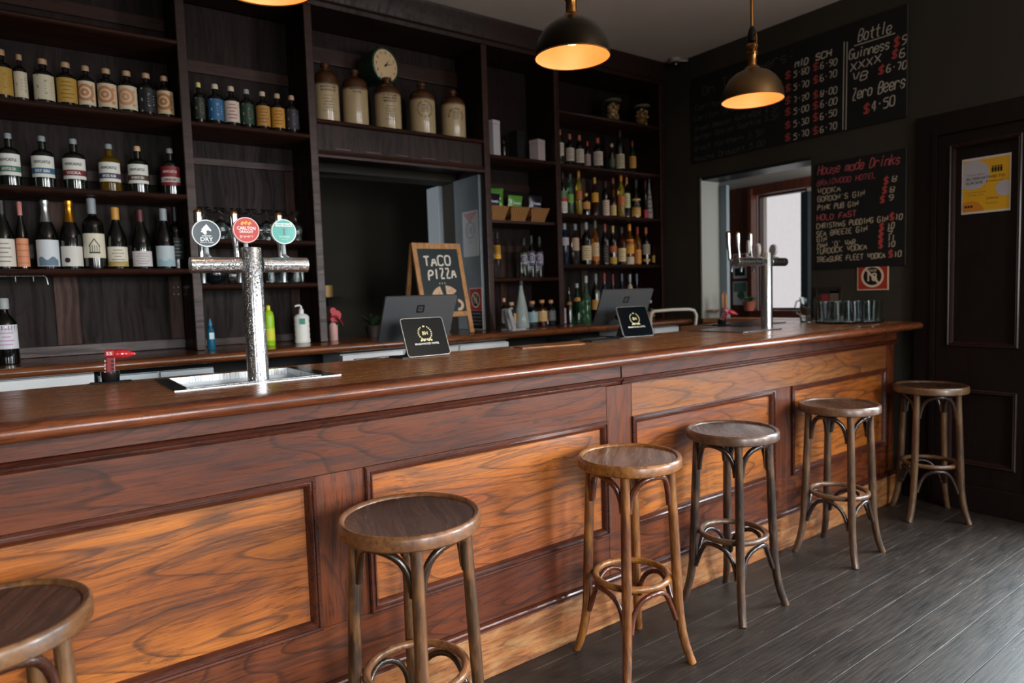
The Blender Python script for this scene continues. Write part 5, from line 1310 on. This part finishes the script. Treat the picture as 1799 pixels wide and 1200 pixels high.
# pink box and leaning sign
t = thing('napkin_box', 'plain pink box standing behind the easel blackboard', 'box', (2.34, 4.21, BT+.0005))
obj('carton', G().box(-.085, .085, -.05, .05, 0, .115), M('c98f86', .6), t, bevel=.002)
obj('lid', G().box(-.087, .087, -.052, .052, .1152, .14), M('d39c92', .6), t, bevel=.002)
def age_sign(t, w, z0, z1, on, lift=1.0, sq=False, P=None):
    """red sign with crossed-out 18 in a black disc"""
    cz = z1-w*.55 if not sq else (z0+z1)/2+.0*w; R_ = w*.36
    g = G(); ring2(g, 0, cz, R_, R_*.80, lambda a, b: on(a, b, .0018*lift), 36); obj('sign_ring', g, M('e3cdae', .5), t)
    g = G(); D = disc(0, cz, R_*.80, 32); g.add([on(a, b, .0016*lift) for a, b in D], [tuple(range(32))]); obj('sign_disc', g, M('131310', .5), t)
    g = G(); put_text(g, '18', R_*.85, R_*.72, lambda a, b: on(a, b, .0022*lift), 0, cz-R_*.42, bold=True); put_text(g, 'UNDER', R_*.8, R_*.2, lambda a, b: on(a, b, .0022*lift), 0, cz+R_*.42, bold=True)
    c, s = math.cos(2.3), math.sin(2.3); wd = R_*.09
    g.add([on(R_*.9*c-wd*s, cz+R_*.9*s+wd*c, .0026*lift), on(R_*.9*c+wd*s, cz+R_*.9*s-wd*c, .0026*lift), on(-R_*.9*c+wd*s, cz-R_*.9*s-wd*c, .0026*lift), on(-R_*.9*c-wd*s, cz-R_*.9*s+wd*c, .0026*lift)], [(0, 1, 2, 3)])
    obj('sign_writing', g, M('e3cdae', .5), t)
# on the side lining of the opening (faces -x)
XLN = 2.6425
t = thing('notice_sheet', 'white notice with faint pink head on the side of the opening', 'notice', (XLN-.0006, 4.145, 1.68))
on = lambda a, b, l: (-.0015-l, -a, b)
obj('notice_backing', G().poly(rrect(-.105, .105, 0, .33, .012), .0014, lambda a, b, h: (-h, -a, b)), M('c6cbce', .4), t)
g = G(); g.add([on(a, b, .0005) for a, b in ((-.09, .315), (.09, .315), (0, .24))], [(0, 1, 2)]); obj('notice_head', g, M('c89aa0', .5), t)
g = G(); ring2(g, 0, .19, .062, .052, lambda a, b: on(a, b, .0008), 28); put_text(g, '18', .06, .05, lambda a, b: on(a, b, .0008), 0, .165); put_text(g, 'UNDER', .07, .012, lambda a, b: on(a, b, .0008), 0, .10)
obj('notice_print', g, M('9aa0a6', .5), t)
t = thing('leaning_sign', 'red and black under 18 sign at the foot of the opening side', 'sign', (XLN-.0008, 4.10, BT+.003))
on = lambda a, b, l: (-.0035-l, -a, b)
obj('sign_board', G().poly(rrect(-.085, .085, 0, .305, .010), .0034, lambda a, b, h: (-h, -a, b)), M('d9cfc8', .4), t)
g = G(); g.add([on(a, b, .0004) for a, b in ((-.078, .14), (.078, .14), (.078, .298), (-.078, .298))], [(0, 1, 2, 3)]); obj('red_panel', g, M('b8353a', .45), t)
g = G(); g.add([on(a, b, .0004) for a, b in ((-.078, .007), (.078, .007), (.078, .138), (-.078, .138))], [(0, 1, 2, 3)]); obj('black_panel', g, M('15161a', .45), t)
age_sign(t, .16, .14, .305, on)
g = G()
for k, s_ in enumerate(('IT IS AN OFFENCE', 'TO SELL LIQUOR', 'TO PERSONS UNDER', 'THE AGE OF 18')): put_text(g, s_, .12, .011, lambda a, b: on(a, b, .001), 0, .112-.026*k)
obj('small_writing', g, M('d8d8d8', .5), t)

# glasses in bay two
WG = G().lathe([(.031, 0), (.033, .03), (.040, .06), (.036, .085), (.018, .105), (.005, .115), (.004, .165), (.008, .170), (.032, .176), (.032, .178), (.004, .179)], 20, capb=False)
WG2 = G().lathe([(.031, 0), (.033, .03), (.040, .06), (.036, .085), (.018, .105), (.005, .115), (.004, .160), (.008, .166), (.032, .173), (.032, .1755), (.002, .176)], 18, capb=False)
base = None
xs = [.812+.0845*k for k in range(7)]
for row, yy in enumerate((4.01, 4.10, 4.19)):
    for k, x in enumerate(xs):
        x2 = x+(.03 if row == 1 else 0)
        if base is None:
            base = thing('wine_glass', 'upside down stemmed wine glass in rows on the second bay shelf', 'glass', (x2, yy, 1.7555), 0, 'upturned wine glasses in the second bay')
            obj('glass_body', WG2, K_GLASS, base, smooth=SM)
        else: dup(base, (x2, yy, 1.7555))
base = None
for k, (x, y) in enumerate([(1.16, 4.02), (1.235, 4.03), (1.31, 4.02), (1.19, 4.11), (1.275, 4.12), (1.365, 4.09)]):
    if base is None:
        base = thing('beer_glass', 'clear beer glass on the low shelf behind the near tap', 'glass', (x, y, 1.5055), 0, 'beer glasses on the low second bay shelf')
        obj('glass_body', G().lathe([(.026, 0), (.029, .003), (.034, .12), (.0325, .12), (.027, .012)], 20), K_GLASS, base, smooth=SM)
    else: dup(base, (x, y, 1.5055))
t = thing('dark_bowl', 'round dark bowl on the low shelf left of the near tap', 'bowl', (.855, 4.03, 1.5055))
obj('bowl_body', G().lathe([(.02, 0), (.05, .02), (.062, .055), (.055, .09), (.05, .088), (.055, .055), (.045, .025)], 28), M('0f1518', .15, coat=.8), t, smooth=SM)
obj('spoon', G().tube([(.01, 0, .03), (.03, 0, .10), (.038, 0, .15)], [.006, .003, .004], 8), STEEL, t, smooth=SM)
t = thing('round_glass_bowl', 'small round clear glass beside the dark bowl', 'glass', (.955, 4.05, 1.5055))
obj('glass_body', G().lathe([(.02, 0), (.038, .02), (.044, .05), (.036, .085), (.034, .084), (.041, .05), (.035, .022)], 24), K_GLASS, t, smooth=SM)
# small steel glass rack hanging under the wine shelf at far left
t = thing('glass_rack', 'thin steel rack under the wine shelf at the left edge', 'rack', (-.02, 3.99, 1.563))
obj('rack_frame', G().tube([(-.25, 0, -.004), (.085, 0, -.004), (.092, -.0, -.012), (.097, 0, -.045)], .003, 8), STEEL, t, smooth=SM)
for k in range(3): obj('rack_hook', G().tube([(-.10+.07*k, 0, -.005), (-.10+.07*k, 0, -.03)], .002, 6), STEEL, t)

# ================================================================== END WALL
def wallpt(px, py): q = at(px, py, x=XR-.012); return q.y, q.z
def board(name, label, y0, y1, z0, z1, x=XR):
    t = thing(name, label, 'blackboard', (x-.0005, (y0+y1)/2, z0))
    w = (y1-y0)/2
    obj('board_panel', G().box(-.010, 0, -w, w, 0, z1-z0), M('101213', .75, noise=.4, nscale=5), t, bevel=.001)
    obj('board_edge', G().box(-.013, -.0102, -w, -w+.006, 0, z1-z0).add(*[[], []]), M('4a4a48', .5), t)
    def wr(txt, p0, p1, h, col, wd=.009, slant=.12):
        A = wallpt(*p0); B = wallpt(*p1)
        cy = (y0+y1)/2
        a = (cy-A[0], A[1]-z0); b = (cy-B[0], B[1]-z0)
        g = groups.setdefault(col, G())
        chalk(g, txt, a, b, h, wd, lambda u, v: (-.0112, -u, v), slant)
    groups = {}
    return t, wr, groups
P1 = lambda X, Y: (1170+X/3.75, Y/3.75)
t, wr, grp = board('price_blackboard', 'large blackboard of beer prices high on the end wall', 1.985, 3.665, 2.43, 3.118)
CW, CR, CD = 'c4bfb0', 'b84a42', '55534e'
wr('On Tap Beers:', P1(240, 630), P1(860, 375), .07, CD, .006)
for s, p0, p1, h in (('Carlton Dry', (190, 728), (490, 655), .038), ('Carlton Draught', (185, 800), (560, 700), .038), ('Green Beacon WAYFARER 4.5%', (190, 868), (745, 725), .038), ('Better Option Sparkle 3.5%', (185, 930), (745, 775), .038), ('Great Northern 3.5%', (185, 1000), (645, 885), .038), ('Reschs Draught 5.00', (185, 1070), (655, 955), .038)):
    wr(s, P1(*p0), P1(*p1), .04, CD, .0045)
wr('MID', P1(850, 445), P1(940, 420), .045, CW); wr('SCH', P1(985, 400), P1(1095, 365), .045, CW)
for s, y0_, y1_ in (('5·80', 510, 480), ('5·70', 595, 565), ('7·20', 680, 650), ('5·00', 755, 728), ('5·30', 840, 808), ('5·70', 920, 890)):
    wr('$', P1(785, y0_+10), P1(825, y0_), .046, CR, .007); wr(s, P1(840, y0_), P1(945, y1_), .043, CW, .006)
for s, y0_, y1_ in (('6·90', 455, 425), ('6·70', 540, 500), ('8·00', 640, 610), ('6·00', 710, 685), ('6·50', 790, 755), ('6·70', 875, 845)):
    wr('$', P1(970, y0_+12), P1(1008, y0_), .046, CR, .007); wr(s, P1(1015, y0_), P1(1130, y1_), .043, CW, .006)
for xx in (1168, 1188):
    A = wallpt(*P1(xx+6, 275)); B = wallpt(*P1(xx-3, 855)); cy = (1.985+3.665)/2; g = grp[CW]
    g.add([(-.0112, A[0]-cy+.003, A[1]-2.43), (-.0112, A[0]-cy-.003, A[1]-2.43), (-.0112, B[0]-cy-.003, B[1]-2.43), (-.0112, B[0]-cy+.003, B[1]-2.43)], [(0, 1, 2, 3)])
wr('Bottle', P1(1265, 278), P1(1490, 212), .072, CW, .007)
A = wallpt(*P1(1240, 300)); B = wallpt(*P1(1510, 215)); cy = (1.985+3.665)/2
grp[CW].add([(-.0112, A[0]-cy, A[1]-2.43), (-.0112, A[0]-cy, A[1]-2.436), (-.0112, B[0]-cy, B[1]-2.436), (-.0112, B[0]-cy, B[1]-2.43)], [(0, 1, 2, 3)])
wr('Guinness', P1(1205, 395), P1(1475, 320), .06, CW, .007); wr('$', P1(1500, 308), P1(1540, 298), .055, CR, .009); wr('9', P1(1548, 298), P1(1590, 290), .058, CW, .007)
wr('XXXX', P1(1215, 470), P1(1425, 405), .048, CW, .007); wr('$', P1(1485, 390), P1(1525, 383), .052, CR, .009); wr('6', P1(1535, 385), P1(1580, 375), .052, CW, .007)
wr('VB', P1(1225, 543), P1(1335, 518), .055, CW, .007); wr('$', P1(1398, 492), P1(1438, 485), .048, CR, .009); wr('6·70', P1(1450, 480), P1(1590, 448), .048, CW, .007)
wr('Zero Beers', P1(1225, 662), P1(1580, 572), .075, CW, .0075)
wr('$', P1(1300, 750), P1(1345, 740), .058, CR, .009); wr('4·50', P1(1350, 738), P1(1515, 690), .06, CW, .0075)
for c, g in grp.items(): obj('chalk_writing', g, M(c, .9), t)
P2 = lambda X, Y: (1425+X/5.333, 255+Y/5.333)
t, wr, grp = board('drinks_blackboard', 'tall blackboard headed House made Drinks right of the hatch', 1.985, 2.60, 1.50, 2.238)
CP, CW2 = 'b5555a', 'b3a68e'
wr('House made Drinks', P2(60, 285), P2(835, 170), .062, CP, .007, .2)
wr('BRAIDWOOD HOTEL', P2(55, 385), P2(610, 305), .037, '9a4a50', .0065)
for s, p0, p1, h in (('VODKA', (60, 462), (285, 430), .052), ("GORDON'S GIN", (60, 535), (505, 475), .052), ('PINK PUB GIN', (60, 612), (445, 570), .052), ('CHRISTMAS PUDDING GIN', (50, 785), (725, 712), .050), ('SEA BREEZE GIN', (50, 858), (530, 808), .046), ('GIN', (55, 912), (150, 900), .040), ("MAN 'O' WAR", (60, 965), (420, 930), .046), ('TURDOCK VODKA', (50, 1022), (530, 975), .038), ('TREASURE FLEET VODKA', (50, 1098), (700, 1055), .050)):
    wr(s, P2(*p0), P2(*p1), .036, CW2, .0065, .05)
wr('HOLD FAST', P2(55, 710), P2(430, 662), .038, CP, .007, .05)
for s, x, y in (('8', 755, 345), ('8', 735, 440), ('9', 725, 520), ('10', 785, 698), ('10', 710, 785), ('9', 715, 838), ('11', 715, 895), ('10', 715, 955), ('10', 775, 1050)):
    wr(s, P2(x, y), P2(x+(55 if len(s) == 1 else 75), y-6), .036, CW2, .0065)
for x, y in ((680, 365), (665, 455), (645, 540), (735, 705), (640, 795), (635, 850), (630, 905), (630, 965), (725, 1055)):
    wr('$', P2(x, y), P2(x+48, y-5), .042, CR, .008)
for c, g in grp.items(): obj('chalk_writing', g, M(c, .9), t)
# under-18 sign
t = thing('age_limit_sign', 'square red sign with crossed out 18 in a black disc, below the drinks blackboard', 'sign', (XR-.0008, 2.195, 1.345), 0)
obj('sign_board', G().box(-.006, 0, -.102, .102, 0, .185), M('d8c09c', .5), t, bevel=.001)
on = lambda a, b, l: (-.0062-l, -a, b)
g = G(); g.add([on(a, b, .0004) for a, b in ((-.094, .008), (.094, .008), (.094, .177), (-.094, .177))], [(0, 1, 2, 3)]); obj('red_panel', g, M('ad3428', .5), t)
age_sign(t, .205, 0, .185, on, sq=True)
# framed pictures
def picture(label, y, z0, w, h, cols):
    t = thing('framed_picture', label, 'picture', (XR-.0005, y, z0))
    obj('picture_frame', ringbox2(w, h), M('3a2a20', .4), t, bevel=.001)
    obj('picture_sheet', G().box(-.008, -.001, -w/2+.01, w/2-.01, .01, h-.01), M('4d4038', .4, noise=.6, nscale=30), t)
    for k, (a, b, c, d, col) in enumerate(cols): obj('picture_patch', G().box(-.0088, -.0082, -b, -a, c, d), M(col, .5), t)
def ringbox2(w, h):
    g = G(); f = .012
    g.box(-.016, 0, -w/2, -w/2+f, 0, h); g.box(-.016, 0, w/2-f, w/2, 0, h); g.box(-.016, 0, -w/2+f, w/2-f, 0, f); g.box(-.016, 0, -w/2+f, w/2-f, h-f, h); return g
picture('small framed picture with a red spot beside the hatch', 2.495, 1.145, .19, .235, [(-.05, .0, .13, .18, '8a3230'), (-.08, .08, .02, .06, '6a3c28'), (.01, .07, .08, .2, '6d6258'), (-.08, .08, .185, .215, '20242c')])
# objects at the hatch
t = thing('straw_cup', 'mauve cup of tan wooden stirrers at the left of the hatch', 'cup', (4.66, 3.44, TZ+.003))
obj('cup', G().lathe([(.028, 0), (.034, .004), (.036, .085), (.033, .085), (.030, .01)], 24), M('7a7086', .4), t, smooth=SM)
for k in range(7): a = k*.9; obj('stirrer', G().box(-.006, .006, -.0012, .0012, 0, .18+.012*(k % 3)).xf(Matrix.Translation((.016*math.cos(a), .016*math.sin(a), .012)) @ Matrix.Rotation(a, 4, 'Z') @ Matrix.Rotation(.05, 4, 'X')), M('c98f5c', .6), t)
t = tag(obj('small_shelf', G().box(4.59, 4.77, 3.50, 3.575, 1.20, 1.212), M('b08a80', .5), bevel=.002), 'small pinkish ledge fixed to the left jamb of the hatch', 'shelf')
t = thing('house_plant', 'green leafed plant standing beyond the hatch window sill', 'plant', (5.40, 3.72, 1.1705))
obj('pot', G().lathe([(.04, 0), (.055, .08), (.058, .085), (.05, .085), (.045, .02)], 20), M('b5604a', .6), t, smooth=SM)
g = G()
for k in range(16): a = k*2.4; leaf(g, (0, 0, .08), (math.cos(a), math.sin(a), .8+.4*(k % 3)), .12, .026, .5)
obj('foliage', g, M('3f6a34', .5), t, smooth=SM)
def cas_sign(label, y, z0, w, h, kind):
    t = thing('wall_notice', label, 'notice', (5.529, y, z0))
    obj('notice_sheet', G().poly(rrect(-w/2, w/2, 0, h, .008), .003, lambda a, b, hh: (-hh, -a, b)), M('d0cfd0', .45), t)
    on = lambda a, b, l: (-.0032-l, -a, b)
    g = G(); g.add([on(a, b, .0005) for a, b in ((-w*.44, h*.56), (w*.44, h*.56), (w*.44, h*.96), (-w*.44, h*.96))], [(0, 1, 2, 3)]); obj('red_panel' if kind else 'green_print', g, M('b8403c' if kind else '5b7f72', .5), t)
    g = G()
    if kind: g.add([on(a, b, .0005) for a, b in ((-w*.38, h*.1), (w*.38, h*.1), (w*.38, h*.42), (-w*.38, h*.42))], [(0, 1, 2, 3)]); obj('dark_panel', g, M('1c2226', .5), t); g = G(); ring2(g, 0, h*.76, w*.26, w*.18, lambda a, b: on(a, b, .0009), 20); obj('sign_ring', g, M('dcd8d4', .5), t)
    else: g.add([on(a, b, .0008) for a, b in disc(.01, h*.42, w*.25, 14)], [tuple(range(14))]); obj('green_blot', g, M('3e6a4a', .5), t)
cas_sign('small red and black notice on the brown casing beyond the hatch', 3.905, 1.475, .15, .235, 1)
cas_sign('white sheet with green print on the brown casing, under the red notice', 3.905, 1.22, .16, .225, 0)
# poster on the dark door
t = thing('yellow_poster', 'yellow and grey poster taped to the dark door', 'poster', (XR-.0145, 1.552, 1.782))
PW, PH = .246, .323
obj('poster_sheet', G().poly([(-PW/2, 0), (PW/2, 0), (PW/2, PH), (-PW/2, PH)], .001, lambda a, b, h: (-h, -a, b)), M('c9c6c0', .5), t)
on = lambda l: (lambda a, b: (-.0012-l, -a, b))
g = G(); g.add([on(.0002)(a, b) for a, b in ((-PW/2+.006, .012), (PW/2-.006, .012), (PW/2-.006, PH-.012), (-PW/2+.006, PH-.012))], [(0, 1, 2, 3)]); obj('yellow_field', g, M('cf9f1c', .5), t)
g = G()
def clipd(cx, cy, r): return [(max(-PW/2+.006, min(PW/2-.006, a)), max(.012, min(PH-.012, b))) for a, b in disc(cx, cy, r, 40)]
g.add([on(.0005)(a, b) for a, b in clipd(-.065, .225, .085)], [tuple(range(40))]); g.add([on(.0005)(a, b) for a, b in clipd(.095, .13, .045)], [tuple(range(40))]); obj('grey_blots', g, M('a9a8ae', .5), t)
g = G(); g.add([on(.0006)(a, b) for a, b in clipd(-.08, .0, .075)], [tuple(range(40))]); obj('orange_blot', g, M('c07a1c', .5), t)
g = G(); o2 = on(.0009)
put_text(g, 'ALTERNATIVES TO', .195, .014, o2, -.003, .196, bold=True); put_text(g, 'SUICIDE', .085, .014, o2, -.058, .172, bold=True); put_text(g, 'Braidwood', .085, .011, o2, .045, .174)
put_text(g, 'Find hope together', .09, .008, o2, -.05, .222); put_text(g, 'Free drop in group', .10, .007, o2, -.05, .120); put_text(g, 'Mondays 6 pm', .08, .007, o2, -.05, .104); put_text(g, '24 Park Lane', .06, .012, o2, .035, .075); put_text(g, 'All welcome', .06, .007, o2, .03, .05)
for k in range(4):
    cx = .055+.014*(k-1.5)
    g.add([o2(cx+a, .245+b) for a, b in ((-.005, -.018), (.005, -.018), (.006, .008), (-.006, .008))], [(0, 1, 2, 3)]); g.add([o2(a, b) for a, b in disc(cx, .259, .005, 10)], [tuple(range(10))])
for a in (-.10, -.085, -.07): g.add([o2(a+q[0], .042+q[1]) for q in ((-.006, -.006), (.006, -.006), (.006, .007), (-.006, .007))], [(0, 1, 2, 3)])
obj('poster_print', g, M('1c1a18', .6), t)
# security camera and sensor
p = at(1186, 120, x=4.47)
t = thing('security_camera', 'small dome security camera in the ceiling corner by the end wall', 'camera', (4.47, p.y, 3.2985))
obj('mount', G().lathe([(.045, 0), (.045, -.02), (.03, -.03)], 24), M('a8a298', .5), t, smooth=SM)
obj('lens_dome', G().lathe([(.036, -.0302), (.040, -.04), (.034, -.062), (.018, -.076), (.002, -.080)], 24), M('0c0c0e', .1, coat=1), t, smooth=SM)
obj('arm', G().tube([(.02, -.01, -.012), (.06, -.04, -.016), (.088, -.06, -.016)], .008, 8), M('a8a298', .5), t, smooth=SM)

# ================================================================== PENDANT LAMPS
def pendant(x, label, rot, oc='2b2419', orr=.28):
    y, z = 1.9, 2.262
    t = thing('pendant_lamp', label, 'lamp', (x, y, z), rot, 'dome pendant lamps over the bar')
    OUT = M(oc, orr, metal=.9, noise=.5, nscale=6); INN = M('d3935c', .45); BRS = M('8a6034', .28, metal=1)
    pr = [(.139, 0), (.1385, .012), (.135, .038), (.124, .070), (.105, .098), (.080, .120), (.052, .134), (.036, .140)]
    obj('dome', G().lathe(pr, 56, capb=False, capt=False), OUT, t, smooth=math.radians(60))
    inn = [(a-.0015, b) for a, b in pr]; obj('dome_lining', G().lathe(inn, 56, capb=False, capt=True), INN, t, smooth=math.radians(60))
    obj('rim', G().tube([(.1387*math.cos(2*PI*k/56), .1387*math.sin(2*PI*k/56), 0) for k in range(56)], .0022, 6, closed=True), M('b07a44', .25, metal=1), t, smooth=SM)
    obj('neck', G().lathe([(.037, .1405), (.031, .15), (.021, .158), (.019, .20), (.024, .208), (.026, .216), (.020, .224), (.016, .228), (.024, .236), (.028, .246), (.022, .256), (.014, .262)], 28), BRS, t, smooth=SM)
    obj('socket_yoke', G().lathe([(.014, .2625), (.020, .268), (.021, .30), (.014, .325), (.008, .335)], 20), M('1a1612', .3, metal=.8), t, smooth=SM)
    for s in (-1, 1): obj('thumb_screw', G().tube([(s*.018, 0, .29), (s*.036, 0, .29), (s*.040, 0, .27), (s*.036, 0, .20)], .0035, 8), BRS, t, smooth=SM)
    obj('stem', G().tube([(0, 0, .335), (0, 0, ZC-z-.03)], .0075, 12), BRS, t, smooth=SM)
    obj('canopy', G().lathe([(.055, ZC-z-.002), (.052, ZC-z-.018), (.02, ZC-z-.032), (.009, ZC-z-.04)], 28), BRS, t, smooth=SM)
    obj('bulb', G().lathe([(.003, .045), (.018, .050), (.026, .066), (.024, .084), (.014, .102), (.012, .130)], 20), M('ffc888', .5, emis=9), t, smooth=SM)
    l = bpy.data.lights.new('bulb_light', 'POINT'); l.energy = 1.2; l.color = (1, .68, .38); l.shadow_soft_size = .028
    o = bpy.data.objects.new('bulb_light', l); COL.objects.link(o); o.parent = t; o.location = (0, 0, .030)
pendant(1.685, 'black dome pendant lamp with glowing copper inside, hanging near the top middle', .4)
pendant(2.795, 'bronze dome pendant lamp hanging before the price blackboard', 1.1, '6b5234', .36)
pendant(.575, 'dome pendant lamp of which only the rim shows at the top edge', .9)
